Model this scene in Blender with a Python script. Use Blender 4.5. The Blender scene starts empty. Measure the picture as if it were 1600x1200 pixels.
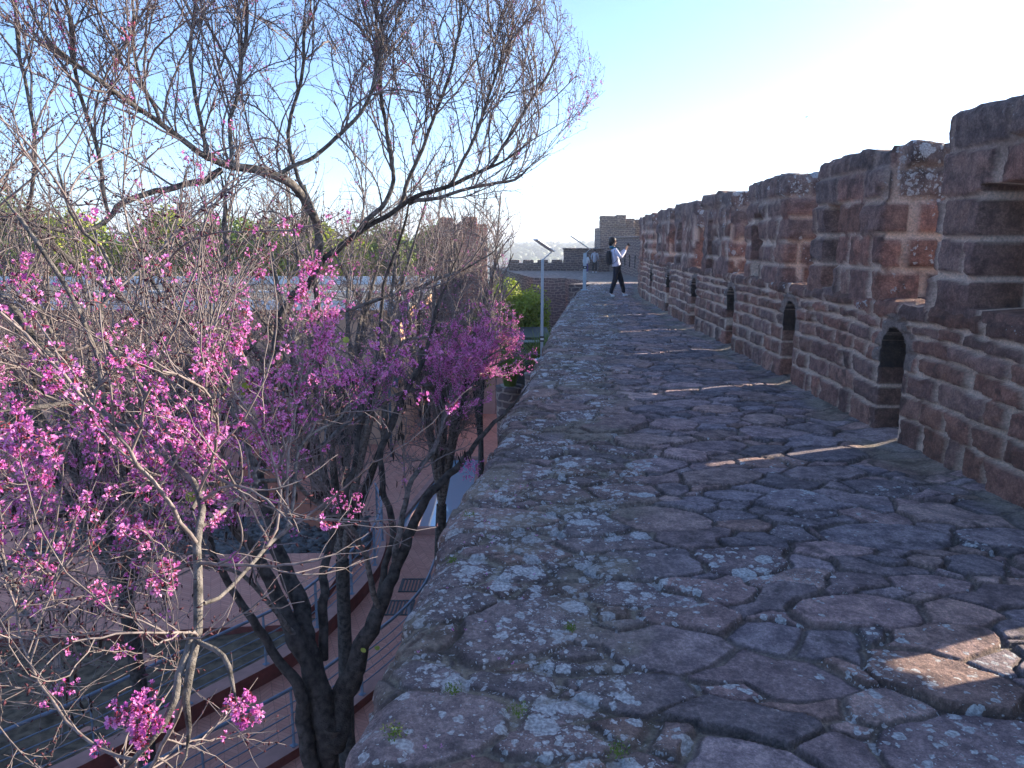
import bpy, bmesh, math, random
import numpy as np
from mathutils import Vector
random.seed(7)
RNG = np.random.default_rng(11)
S = bpy.context.scene
COL = S.collection
R = math.radians

# ------------------------------------------------------------------ camera, sky, sun, exposure
CAM_H = 1.65; FPX = 1180.0; PITCH = R(10.84)
cam_d = bpy.data.cameras.new('camera'); cam = bpy.data.objects.new('camera', cam_d); COL.objects.link(cam)
cam.location = (0, 0, CAM_H); cam.rotation_euler = (R(90) - PITCH, 0, 0)
cam_d.sensor_width = 36; cam_d.lens = 36 * FPX / 1600; cam_d.clip_start = .05; cam_d.clip_end = 12000
S.camera = cam
SUN_EL = R(16); SUN_AZ = R(70)          # azimuth measured from +Y (view direction) towards +X
w = bpy.data.worlds.new('World'); S.world = w; w.use_nodes = True
wn = w.node_tree; bg = wn.nodes['Background']
sky = wn.nodes.new('ShaderNodeTexSky'); sky.sky_type = 'NISHITA'; sky.sun_disc = False
sky.sun_elevation = SUN_EL; sky.sun_rotation = SUN_AZ
sky.altitude = 100; sky.air_density = .65; sky.dust_density = 1.0; sky.ozone_density = 3.5
wn.links.new(sky.outputs[0], bg.inputs[0]); bg.inputs[1].default_value = .15
ld = bpy.data.lights.new('sun', 'SUN'); ld.energy = 5.0; ld.angle = R(.5); ld.color = (1, .86, .68)
sun = bpy.data.objects.new('sun', ld); COL.objects.link(sun)
sd = Vector((math.sin(SUN_AZ) * math.cos(SUN_EL), math.cos(SUN_AZ) * math.cos(SUN_EL), math.sin(SUN_EL)))
sun.rotation_euler = sd.to_track_quat('Z', 'Y').to_euler()
S.view_settings.view_transform = 'Standard'; S.view_settings.look = 'None'
S.view_settings.gamma = 1; S.view_settings.exposure = 1.62
S.cycles.max_bounces = 6; S.cycles.diffuse_bounces = 3; S.cycles.volume_bounces = 0
S.cycles.use_denoising = True
S.cycles.sample_clamp_indirect = 6

CP, SP = math.cos(PITCH), math.sin(PITCH)
def at(px, py, Y):                         # photo direction -> a point Y metres ahead
    u = (px - 800) / FPX; v = (py - 600) / FPX
    dy = CP - v * SP; dz = -SP - v * CP
    t = Y / dy
    return np.array((u * t, Y, CAM_H + dz * t))
def pxof(P):                               # points (N,3) -> photo pixels
    x = P[..., 0]; y = P[..., 1]; z = P[..., 2] - CAM_H
    fw = y * CP - z * SP; up = y * SP + z * CP
    fw = np.where(fw < .05, .05, fw)
    return 800 + FPX * x / fw, 600 - FPX * up / fw, fw

# ------------------------------------------------------------------ helpers
def tag(o, label=None, cat=None, group=None, kind=None):
    if label: o['label'] = label
    if cat: o['category'] = cat
    if group: o['group'] = group
    if kind: o['kind'] = kind
    return o
def empty(name, loc=(0, 0, 0), rz=0):
    o = bpy.data.objects.new(name, None); COL.objects.link(o); o.location = loc; o.rotation_euler = (0, 0, rz)
    o.empty_display_size = .1
    return o
def mesh_np(name, V, F, mat=None, parent=None, attrs=None, smooth=False, mi=None):
    """V (n,3); F (m,4) or (m,3) int arrays"""
    V = np.asarray(V, np.float32); F = np.asarray(F, np.int32); k = F.shape[1]
    me = bpy.data.meshes.new(name)
    me.vertices.add(len(V)); me.vertices.foreach_set('co', V.ravel())
    me.loops.add(F.size); me.loops.foreach_set('vertex_index', F.ravel())
    me.polygons.add(len(F)); me.polygons.foreach_set('loop_start', np.arange(0, F.size, k, dtype=np.int32))
    try: me.polygons.foreach_set('loop_total', np.full(len(F), k, np.int32))
    except Exception: pass
    if smooth: me.polygons.foreach_set('use_smooth', np.ones(len(F), bool))
    if mi is not None: me.polygons.foreach_set('material_index', np.asarray(mi, np.int32))
    for an, a in (attrs or {}).items():
        a = np.asarray(a, np.float32)
        if a.ndim == 1:
            at_ = me.attributes.new(an, 'FLOAT', 'POINT'); at_.data.foreach_set('value', a)
        else:
            at_ = me.attributes.new(an, 'FLOAT_VECTOR', 'POINT'); at_.data.foreach_set('vector', a.ravel())
    me.update(calc_edges=True); me.validate()
    for m in ([mat] if not isinstance(mat, (list, tuple)) else mat):
        if m: me.materials.append(m)
    o = bpy.data.objects.new(name, me); COL.objects.link(o)
    if parent: o.parent = parent
    return o
def grid_faces(nr, nc):
    i = np.arange(nr - 1)[:, None] * nc + np.arange(nc - 1)[None, :]
    return np.stack([i, i + 1, i + nc + 1, i + nc], -1).reshape(-1, 4)
class MB:                                   # collects simple solids into one mesh
    def __init__(s): s.V = []; s.F = []; s.n = 0; s.M = []
    def add(s, V, F, m=0):
        s.V += [tuple(v) for v in V]; s.F += [tuple(i + s.n for i in f) for f in F]; s.M += [m] * len(F); s.n = len(s.V)
    def box(s, c, d, rz=0, m=0, rx=0, ry=0):
        from mathutils import Euler
        E = Euler((rx, ry, rz)).to_matrix(); V = []
        for x in (-.5, .5):
            for y in (-.5, .5):
                for z in (-.5, .5):
                    V.append(tuple(Vector(c) + E @ Vector((x * d[0], y * d[1], z * d[2]))))
        s.add(V, [(0, 1, 3, 2), (4, 6, 7, 5), (0, 4, 5, 1), (2, 3, 7, 6), (0, 2, 6, 4), (1, 5, 7, 3)], m)
    def tube(s, pts, rad, n=8, m=0, caps=True):
        pts = np.array(pts, float); N = len(pts); rad = np.broadcast_to(rad, (N,))
        T = np.gradient(pts, axis=0); T /= np.linalg.norm(T, axis=1)[:, None] + 1e-9
        ref = np.array((0, 0, 1.)) if abs(T[:, 2]).mean() < .8 else np.array((1., 0, 0))
        A = np.cross(T, ref); A /= np.linalg.norm(A, axis=1)[:, None] + 1e-9; B = np.cross(T, A)
        th = np.arange(n) * 2 * np.pi / n
        V = pts[:, None] + rad[:, None, None] * (A[:, None] * np.cos(th)[None, :, None] + B[:, None] * np.sin(th)[None, :, None])
        F = [(i * n + j, i * n + (j + 1) % n, (i + 1) * n + (j + 1) % n, (i + 1) * n + j) for i in range(N - 1) for j in range(n)]
        if caps: F += [tuple(range(n))[::-1], tuple((N - 1) * n + j for j in range(n))]
        s.add(V.reshape(-1, 3), F, m)
    def build(s, name, mat=None, parent=None, smooth=False, bevel=0):
        me = bpy.data.meshes.new(name); me.from_pydata(s.V, [], s.F)
        for m in ([mat] if not isinstance(mat, (list, tuple)) else mat):
            if m: me.materials.append(m)
        me.polygons.foreach_set('material_index', s.M)
        if smooth: me.polygons.foreach_set('use_smooth', [True] * len(me.polygons))
        me.update(); o = bpy.data.objects.new(name, me); COL.objects.link(o)
        if parent: o.parent = parent
        if bevel:
            b = o.modifiers.new('bevel', 'BEVEL'); b.width = bevel; b.segments = 2
        return o
# numpy value noise
def _h(ix, iy, iz, seed):
    n = (ix.astype(np.int64) * 374761393 + iy.astype(np.int64) * 668265263 + iz.astype(np.int64) * 2147483647 + seed * 1274126177) & 0xffffffff
    n = ((n ^ (n >> 13)) * 1274126177) & 0xffffffff
    n = ((n ^ (n >> 16)) * 2246822519) & 0xffffffff
    return ((n ^ (n >> 15)) & 0xffffff) / float(0xffffff)
def vn(x, y, seed=0):
    x, y = np.broadcast_arrays(np.asarray(x, float), np.asarray(y, float))
    ix = np.floor(x); iy = np.floor(y); fx = x - ix; fy = y - iy; fx = fx * fx * (3 - 2 * fx); fy = fy * fy * (3 - 2 * fy)
    z = np.zeros_like(ix)
    a = _h(ix, iy, z, seed); b = _h(ix + 1, iy, z, seed); c = _h(ix, iy + 1, z, seed); d = _h(ix + 1, iy + 1, z, seed)
    return (a + (b - a) * fx) * (1 - fy) + (c + (d - c) * fx) * fy
def fbm(x, y, seed=0, o=4):
    r = 0; amp = .5
    for k in range(o):
        r = r + amp * (vn(x * 2 ** k, y * 2 ** k, seed + k * 17) - .5) * 2; amp *= .5
    return r
def sstep(a, b, x):
    t = np.clip((x - a) / (b - a), 0, 1); return t * t * (3 - 2 * t)
def srgb(r, g, b):
    f = lambda c: ((c / 255 + .055) / 1.055) ** 2.4 if c > 10 else c / 255 / 12.92
    return (f(r), f(g), f(b), 1)

# ------------------------------------------------------------------ node helpers
class NT:
    def __init__(s, name, rough=.85):
        s.m = bpy.data.materials.new(name); s.m.use_nodes = True; s.t = s.m.node_tree
        s.b = s.t.nodes['Principled BSDF']; s.b.inputs['Roughness'].default_value = rough
        s.b.inputs['Specular IOR Level'].default_value = .3
    def n(s, ty, **kw):
        nd = s.t.nodes.new('ShaderNode' + ty)
        for k, v in kw.items():
            if k in nd.inputs: s.set(nd.inputs[k], v)
            else: setattr(nd, k, v)
        return nd
    def set(s, inp, v):
        if isinstance(v, bpy.types.NodeSocket): s.t.links.new(v, inp)
        else:
            if hasattr(inp, 'default_value'):
                try: inp.default_value = v
                except Exception: inp.default_value = (v[0], v[1], v[2]) if len(v) > 3 else v
    def obj(s): return s.n('TexCoord').outputs['Object']
    def geo(s): return s.n('NewGeometry').outputs['Position']
    def noise(s, scale, detail=4, rough=.55, vec=None, dist=0):
        nd = s.n('TexNoise'); nd.inputs['Scale'].default_value = scale; nd.inputs['Detail'].default_value = detail
        nd.inputs['Roughness'].default_value = rough; nd.inputs['Distortion'].default_value = dist
        s.t.links.new(vec or s.obj(), nd.inputs['Vector']); return nd.outputs['Fac']
    def math(s, op, a, b=0, c=None):
        nd = s.n('Math', operation=op); s.set(nd.inputs[0], a); s.set(nd.inputs[1], b)
        if c is not None: s.set(nd.inputs[2], c)
        return nd.outputs[0]
    def ss(s, v, lo, hi, a=0., b=1.):
        nd = s.n('MapRange', interpolation_type='SMOOTHSTEP'); s.set(nd.inputs['Value'], v)
        nd.inputs['From Min'].default_value = lo; nd.inputs['From Max'].default_value = hi
        nd.inputs['To Min'].default_value = a; nd.inputs['To Max'].default_value = b
        return nd.outputs['Result']
    def mix(s, f, a, b, blend='MIX'):
        nd = s.n('Mix', data_type='RGBA', blend_type=blend); s.set(nd.inputs[0], f)
        s.set(nd.inputs[6], a); s.set(nd.inputs[7], b); return nd.outputs[2]
    def attr(s, name, vec=False):
        nd = s.n('Attribute'); nd.attribute_name = name; return nd.outputs['Vector' if vec else 'Fac']
    def bump(s, h, strength=.5, dist=.01):
        nd = s.n('Bump'); nd.inputs['Strength'].default_value = strength; nd.inputs['Distance'].default_value = dist
        s.set(nd.inputs['Height'], h); s.t.links.new(nd.outputs[0], s.b.inputs['Normal'])
    def color(s, c): s.set(s.b.inputs['Base Color'], c)
def simple(name, col, rough=.8, var=.25, scale=8, bump=0, metal=0, spec=.3):
    n = NT(name, rough)
    c = (col[0], col[1], col[2], 1)
    f = n.noise(scale, 5)
    n.color(n.mix(n.ss(f, .25, .75), tuple(x * (1 - var) for x in c[:3]) + (1,), tuple(min(1, x * (1 + var)) for x in c[:3]) + (1,)))
    n.b.inputs['Metallic'].default_value = metal; n.b.inputs['Specular IOR Level'].default_value = spec
    if bump: n.bump(n.noise(scale * 6, 5), bump, .01)
    return n.m

def stone_material(name, mortar, lichen_amt=1.0, mossy=.75):
    n = NT(name, .88); o = n.obj()
    base = n.attr('col', True)
    v1 = n.noise(9, 6, .65, o); v2 = n.noise(55, 5, .7, o)
    c = n.mix(n.ss(v1, .36, .64), n.mix(1, base, (.68, .67, .70, 1), 'MULTIPLY'), n.mix(1, base, (1.3, 1.28, 1.25, 1), 'MULTIPLY'))
    c = n.mix(n.ss(v2, .38, .72, 0, .9), c, n.mix(1, c, (1.9, 1.85, 1.8, 1), 'MULTIPLY'))
    v3 = n.noise(170, 3, .6, o); c = n.mix(n.ss(v3, .35, .7, 0, .55), c, n.mix(1, c, (.45, .44, .45, 1), 'MULTIPLY'))
    dk = n.ss(n.noise(3.2, 5, .7, o), .54, .68, 0, .6)
    c = n.mix(dk, c, (.028, .026, .027, 1))
    mo = n.mix(n.ss(v2, .3, .7), tuple(x * .55 for x in mortar) + (1,), tuple(mortar) + (1,))
    moss = n.ss(n.noise(2.3, 5, .7, o), .5, .62, 0, mossy)
    mo = n.mix(moss, mo, (.055, .046, .028, 1))
    c = n.mix(n.attr('joint'), c, mo)
    # crisp pale crustose lichen: round rosettes of many sizes
    li = n.attr('lichen')
    wv = n.n('VectorMath', operation='ADD'); n.set(wv.inputs[0], o)
    wc = n.n('TexNoise'); wc.inputs['Scale'].default_value = 30; n.t.links.new(o, wc.inputs['Vector'])
    ws = n.n('VectorMath', operation='SCALE'); n.set(ws.inputs[0], wc.outputs['Color']); ws.inputs['Scale'].default_value = .045
    n.set(wv.inputs[1], ws.outputs[0])
    nb = n.noise(2.6, 4, .6, o)
    mm = None
    for scl, rad, thr in ((6.5, .42, .66), (13, .40, .60), (27, .40, .60), (70, .34, .68)):
        vo = n.n('TexVoronoi', feature='F1'); vo.inputs['Scale'].default_value = scl; n.set(vo.inputs['Vector'], wv.outputs[0])
        rnd = n.n('SeparateColor'); n.set(rnd.inputs[0], vo.outputs['Color'])
        dens = n.math('ADD', n.math('MULTIPLY', li, .38), n.math('MULTIPLY', nb, 1.1))     # how common
        r_ = n.math('MULTIPLY', n.ss(n.math('ADD', dens, n.math('MULTIPLY', rnd.outputs[0], .75)), thr + .55, thr + .95), rad)
        k_ = n.ss(n.math('SUBTRACT', r_, vo.outputs['Distance']), 0, .05)
        mm = k_ if mm is None else n.math('MAXIMUM', mm, k_)
    br = n.ss(n.noise(75, 3, .6, o), .3, .7)
    mm = n.math('MULTIPLY', n.math('MULTIPLY', mm, n.math('SUBTRACT', lichen_amt, n.math('MULTIPLY', n.attr('joint'), .55 * lichen_amt))), n.ss(br, 0, 1, .75, 1))
    lc = n.mix(br, (.42, .42, .42, 1), (.80, .80, .79, 1))
    n.color(n.mix(mm, c, lc))
    h = n.math('ADD', n.noise(70, 6, .7, o), n.math('MULTIPLY', n.noise(24, 6, .7, o), 2.2))
    n.bump(h, 1.0, .018)
    return n.m
M = {}
M['paving'] = stone_material('paving_stone', (.42, .36, .27), 1.0)
M['wallstone'] = stone_material('wall_stone', (.95, .70, .55), .75, .08)

# ------------------------------------------------------------------ walkway paths
LEFT = np.array([(-4, -.75), (0, -.62), (2.13, -.52), (2.81, -.50), (3.92, -.39), (5.2, -.26), (7.0, -.06), (9.03, .19), (11.85, .51), (15.71, .91), (18.73, 1.32), (22, 1.75), (25.9, 2.35), (30, 3.2)])
RIGHT = np.array([(-4, 3.28), (4.54, 3.23), (6.07, 3.22), (7.51, 3.27), (9.03, 3.34), (11.85, 3.42), (16.37, 3.55), (19.5, 3.68), (22.63, 3.84), (26, 4.35), (30, 5.2)])
xL = lambda y: np.interp(y, LEFT[:, 0], LEFT[:, 1])
xR = lambda y: np.interp(y, RIGHT[:, 0], RIGHT[:, 1])
GZ = -6.5

# ------------------------------------------------------------------ power-diagram crazy paving on a (a, y) sheet
def pack(w0, w1, h0, h1, layers, seed):
    rng = np.random.default_rng(seed); P = np.zeros((0, 3))
    cell = {}
    pts = []
    def ok(x, y, r):
        ci, cj = int(x / .4), int(y / .4)
        for i in (ci - 2, ci - 1, ci, ci + 1, ci + 2):
            for j in (cj - 2, cj - 1, cj, cj + 1, cj + 2):
                for (a, b, q) in cell.get((i, j), ()):
                    if (a - x) ** 2 + (b - y) ** 2 < (.92 * (q + r)) ** 2: return False
        return True
    A = (w1 - w0) * (h1 - h0)
    for r0, r1, dens in layers:
        for _ in range(int(A * dens)):
            r = rng.uniform(r0, r1); x = rng.uniform(w0, w1); y = rng.uniform(h0, h1)
            if ok(x, y, r):
                cell.setdefault((int(x / .4), int(y / .4)), []).append((x, y, r)); pts.append((x, y, r))
    return np.array(pts)
def paving_pattern(A, Y, seeds, ax=1.32, dens_jit=.022, seed=3):
    """A: (nr,nc) across coords, Y:(nr,1)->(nr,nc). returns edge distance, id"""
    nr, nc = A.shape
    U = A / ax + fbm(A * 5, Y * 5, seed, 3) * dens_jit
    V = Y + fbm(A * 5 + 31, Y * 5, seed + 5, 3) * dens_jit
    b1 = np.full((nr, nc), 1e9); b2 = b1.copy(); i1 = np.zeros((nr, nc), int); i2 = i1.copy()
    ycol = Y[:, 0]; arow = A[0] / ax
    rq = np.random.default_rng(seed + 70); n_s = len(seeds)
    asp = rq.uniform(1.0, 1.75, n_s); th = rq.normal(0, .55, n_s); gid = np.arange(n_s)
    order = np.argsort(seeds[:, 1]); sx = seeds[order]
    for q in range(n_s):                       # some neighbours fuse into one long or crooked slab
        if rq.random() < .34:
            lo, hi = max(0, q - 60), min(n_s, q + 60); dd = np.hypot((sx[lo:hi, 0] - sx[q, 0]) * .75, sx[lo:hi, 1] - sx[q, 1]); dd[q - lo] = 9
            w_ = lo + int(dd.argmin()); gid[order[q]] = gid[order[w_]]
    for k, (x, y, r) in enumerate(seeds):
        Rw = r * 2.4 + .24
        r0, r1 = np.searchsorted(ycol, (y - Rw, y + Rw)); c0, c1 = np.searchsorted(arow, (x - Rw, x + Rw))
        if r1 <= r0 or c1 <= c0: continue
        s = (slice(r0, r1), slice(c0, c1))
        dx = U[s] - x; dy = V[s] - y; ct, st_ = math.cos(th[k]), math.sin(th[k])
        pu = dx * ct + dy * st_; pv_ = -dx * st_ + dy * ct
        d = pu * pu / asp[k] + pv_ * pv_ * asp[k] - r * r
        B1 = b1[s]; B2 = b2[s]; I1 = i1[s]; I2 = i2[s]
        m = d < B1; df = (gid[I1] != gid[k]) | (B1 > 1e8); m2 = (~m) & (d < B2) & df; mp = m & df
        B2[mp] = B1[mp]; I2[mp] = I1[mp]; B1[m] = d[m]; I1[m] = k
        B2[m2] = d[m2]; I2[m2] = k
    c = seeds[:, :2]
    D = np.linalg.norm(c[i1] - c[i2], axis=-1) + 1e-6
    e = (b2 - b1) / (2 * D)
    e = np.where(b1 > 50, 0, np.minimum(e, .5))
    return e, gid[i1], U - c[gid[i1]][..., 0], V - c[gid[i1]][..., 1]

def build_walkway():
    ys = list(np.arange(-3.5, 1.4, .06)); y = 1.4
    while y < 30: ys.append(y); y += max(.0075, .0032 * y)
    ys.append(30.); Yc = np.array(ys)
    side = np.concatenate([-np.geomspace(6.5, .6, 26)[:-1], np.arange(-.6, 0, .02)])
    top = np.linspace(0, 3.95, 500)
    acol = np.concatenate([side, top])
    nr, nc = len(Yc), len(acol)
    A = np.broadcast_to(acol, (nr, nc)).copy(); Y = np.broadcast_to(Yc[:, None], (nr, nc)).copy()
    sc = (xR(Yc) + .12 - xL(Yc)) / 3.95          # top part is squeezed into the real width
    Aw = np.where(A > 0, A * sc[:, None], A)
    seeds = pack(-7 / 1.32, 4.1 / 1.32, -3.6, 30.2, [(.17, .26, 9), (.10, .16, 30), (.055, .10, 80), (.028, .055, 190)], 5)
    e, idx, du, dv = paving_pattern(A, Y, seeds)
    n = len(seeds); rg = np.random.default_rng(21)
    # 'rough' 1 near the worn left border and the fillet at the wall foot
    wl = 1.15 + .35 * fbm(Y * .5, Y * 0, 9, 3)
    rough = 1 - sstep(wl * .75, wl * 1.15, Aw)
    rest = sstep(-.5, -.2, Aw - (xR(Y) - xL(Y)) + .25 * fbm(Y * .9, Y * 0 + 4, 12, 3))   # cement fillet at wall
    jn = fbm(A * 9, Y * 9, 77, 4)
    jw = .010 + .012 * rough + .010 * np.clip(fbm(A * 1.3, Y * 1.3, 8, 3) + .1, 0, 1)
    e2 = e + jn * .006 - jw * .55
    prof = sstep(-.002, .008, e2)
    dome = sstep(0, .14, e2)
    tilt = rg.normal(0, .030, (n, 2)); off = rg.uniform(-.010, .010, n)
    hs = .021 * prof + .004 * dome + (tilt[idx, 0] * du + tilt[idx, 1] * dv + off[idx]) * prof
    hs += .006 * fbm(A * 12, Y * 12, 3, 4) * (0.5 + rough) + .012 * rough * fbm(A * 4, Y * 4, 40, 4)
    hs *= (1 - .2 * rough) * (1 - .8 * rest)
    hs += .012 * fbm(A * 1.1, Y * 1.1, 60, 3) + rest * .05 * sstep(-.3, .1, Aw - (xR(Y) - xL(Y)) )
    hs = np.where(A < 0, hs * 1.6, hs)
    joint = 1 - prof
    joint = np.clip(joint + rest * .8 * sstep(.2, .6, vn(A * 3, Y * 3, 44)) , 0, 1)
    joint = np.clip(joint + rough * .7 * sstep(.12, .34, fbm(A * 2.2, Y * 2.2, 90, 4)), 0, 1)
    # geometry : rounded lip between side face and top
    xl = xL(Y) + .05 * fbm(Y * 1.7, Y * 0, 15, 4) + .03 * fbm(Y * 7, Y * 0, 16, 3)
    lip = .10
    t = np.clip((Aw + lip) / (2 * lip), 0, 1) * np.pi / 2
    nx = -np.cos(t); nz = np.sin(t)
    rr = 2 * lip / (np.pi / 2)
    X = np.where(Aw < -lip, xl, np.where(Aw > lip, xl + rr + (Aw - lip) * 1.0, xl + rr - rr * np.cos(t)))
    Z = np.where(Aw < -lip, -rr + (Aw + lip), np.where(Aw > lip, 0, -rr + rr * np.sin(t)))
    X = X - np.where(Aw < -.6, .06 * (-Aw - .6), 0)      # slight batter
    V = np.stack([X + nx * hs, Y, Z + nz * hs - .03], -1)
    # colours
    pal = np.array([(.105, .088, .100), (.130, .100, .105), (.085, .085, .105), (.150, .120, .118), (.070, .070, .085), (.115, .105, .120), (.135, .098, .090)])
    sc_ = (pal[rg.integers(0, len(pal), n)] * .7 + .3 * pal.mean(0)) * rg.uniform(.72, 1.28, (n, 1))
    C = sc_[idx] * np.array((2.95, 2.62, 2.36))
    rim = sstep(-.012, -.002, e2) * (1 - sstep(.003, .012, e2))
    C = C * (1 - .55 * rim)[..., None]; joint = joint * (1 - .75 * rim)
    dark = (rough * .4)[..., None]
    C = C * (1 - dark) + np.array((.14, .108, .085)) * dark
    lich = np.clip(rough * 1.1 + (1 - sstep(2.5, 6.5, Y)) * (.78 + .8 * fbm(A * 1.6, Y * 1.6, 66, 3)) - rest * .6 + (rg.uniform(-.9, .6, n))[idx] - .25, -1.2, 1.3)
    return mesh_np('stone_walkway', V.reshape(-1, 3), grid_faces(nr, nc)[:, ::-1][:, ::-1], M['paving'], None,
                   {'col': C.reshape(-1, 3), 'joint': joint.ravel(), 'lichen': lich.ravel()}, smooth=True)
wk = build_walkway()
tag(wk, kind='structure', label='worn crazy paved wall walk of purple grey stones with pale lichen')

# ------------------------------------------------------------------ coursed rubble pattern
WPAL = np.array((1.16, 1.0, .88)) * np.array([(.150, .082, .072), (.118, .072, .070), (.185, .095, .078), (.098, .070, .074), (.130, .092, .090), (.165, .105, .092), (.082, .062, .065), (.145, .078, .062)])
WPAL = WPAL * .58 + WPAL.mean(0) * np.array((.96, 1.02, 1.0)) * .42
def course_pattern(u, z, courses, wmin, wmax, seed, jw=.012, wav=.02):
    """u,z arrays -> height (0..1), joint, colour"""
    rg = np.random.default_rng(seed)
    zz = z + wav * fbm(u * 1.4, z * 0, seed, 3); uu = u + .018 * fbm(u * 3, z * 4, seed + 1, 3)
    H = np.zeros_like(u); J = np.ones_like(u); C = np.zeros(u.shape + (3,)); LI = np.zeros_like(u)
    u0, u1 = u.min() - .5, u.max() + .5
    for k in range(len(courses) - 1):
        lo, hi = courses[k], courses[k + 1]
        L = [u0 - rg.uniform(0, .3)]
        while L[-1] < u1: L.append(L[-1] + rg.uniform(wmin, wmax) * (rg.uniform(.45, .8) if rg.random() < .22 else 1))
        L = np.array(L); n = len(L)
        m = (zz >= lo) & (zz < hi) if 0 < k < len(courses) - 2 else ((zz < hi) if k == 0 else (zz >= lo))
        if len(courses) == 2: m = np.ones_like(zz, bool)
        um = uu[m] + .03 * (zz[m] - lo) * rg.uniform(-1, 1); zm = zz[m]
        i = np.clip(np.searchsorted(L, um) - 1, 0, n - 2)
        jl = rg.uniform(.0, .018, n); jt = rg.uniform(0, .014, n); jb = rg.uniform(0, .008, n)
        dx = np.minimum(um - L[i] - jl[i] - .004, L[i + 1] - um - jl[i] - .004); dz = np.minimum(zm - lo - jb[i], hi - zm - jt[i])
        if k == len(courses) - 2: dz = zm - lo
        if k == 0: dz = hi - zm - jt[i]
        rad = .016
        ax_ = np.clip(rad - dx, 0, None); az = np.clip(rad - dz, 0, None)
        e = np.where((dx < rad) & (dz < rad), rad - np.hypot(ax_, az), np.minimum(dx, dz))
        e = e + .026 * fbm(um * 10, zm * 10, seed + 3, 4) - jw * (1.15 + 1.6 * fbm(um * 2.2, zm * 2.2, seed + 21, 3))
        h = sstep(-.002, .009, e) * .86 + .14 * sstep(0, .05, e) + .42 * fbm(um * 8, zm * 8, seed + 8, 5)
        off = rg.uniform(-.3, .45, n)
        tx = rg.normal(0, 1.4, n); tz = rg.normal(0, 1.4, n)
        cx = (L[:-1] + L[1:]) / 2; cx = np.append(cx, cx[-1])
        h = h * (1 + off[i] + tx[i] * (um - cx[i]) + tz[i] * (zm - (lo + hi) / 2))
        H[m] = h; J[m] = 1 - sstep(-.006, .012, e)
        col = WPAL[rg.integers(0, len(WPAL), n)] * rg.uniform(1.25, 2.0, (n, 1))
        C[m] = col[i]; LI[m] = rg.uniform(-.9, .3, n)[i]
    return H, J, C, LI

# main parapet path parametrised by Y (s = Y)
THICK = .76; LEDGE = 1.12
SLITS = [(3.42, .66), (6.28, .42), (9.0, .42), (11.75, .42), (14.5, .42), (17.4, .42), (20.2, .42), (23, .42), (25.8, .42)]
MERL = [(-3.2, .3), (4.1, 5.80), (6.74, 8.42), (9.42, 11.15), (12.15, 13.9), (14.9, 16.7), (17.65, 19.4), (20.4, 22.1), (23.1, 24.9), (25.9, 27.8)]  # wide gap after the first merlon is unseen, added so sun reaches near blossoms
def path_frame(Yv):
    x = xR(Yv); dx = (xR(Yv + .4) - xR(Yv - .4)) / .8
    n = np.stack([-np.ones_like(dx), dx], -1); n /= np.linalg.norm(n, axis=-1)[..., None]
    return x, n                             # n points to the walkway
wall_root = empty('parapet_wall', (3.3, 5, 0))
tag(wall_root, 'battlemented parapet of dark red rubble sandstone running along the walkway', 'wall')
def adopt(o, root):
    o.parent = root; o.matrix_parent_inverse = root.matrix_basis.inverted() if False else o.matrix_parent_inverse
    o.location = Vector(o.location) - Vector(root.location)
    return o

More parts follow.
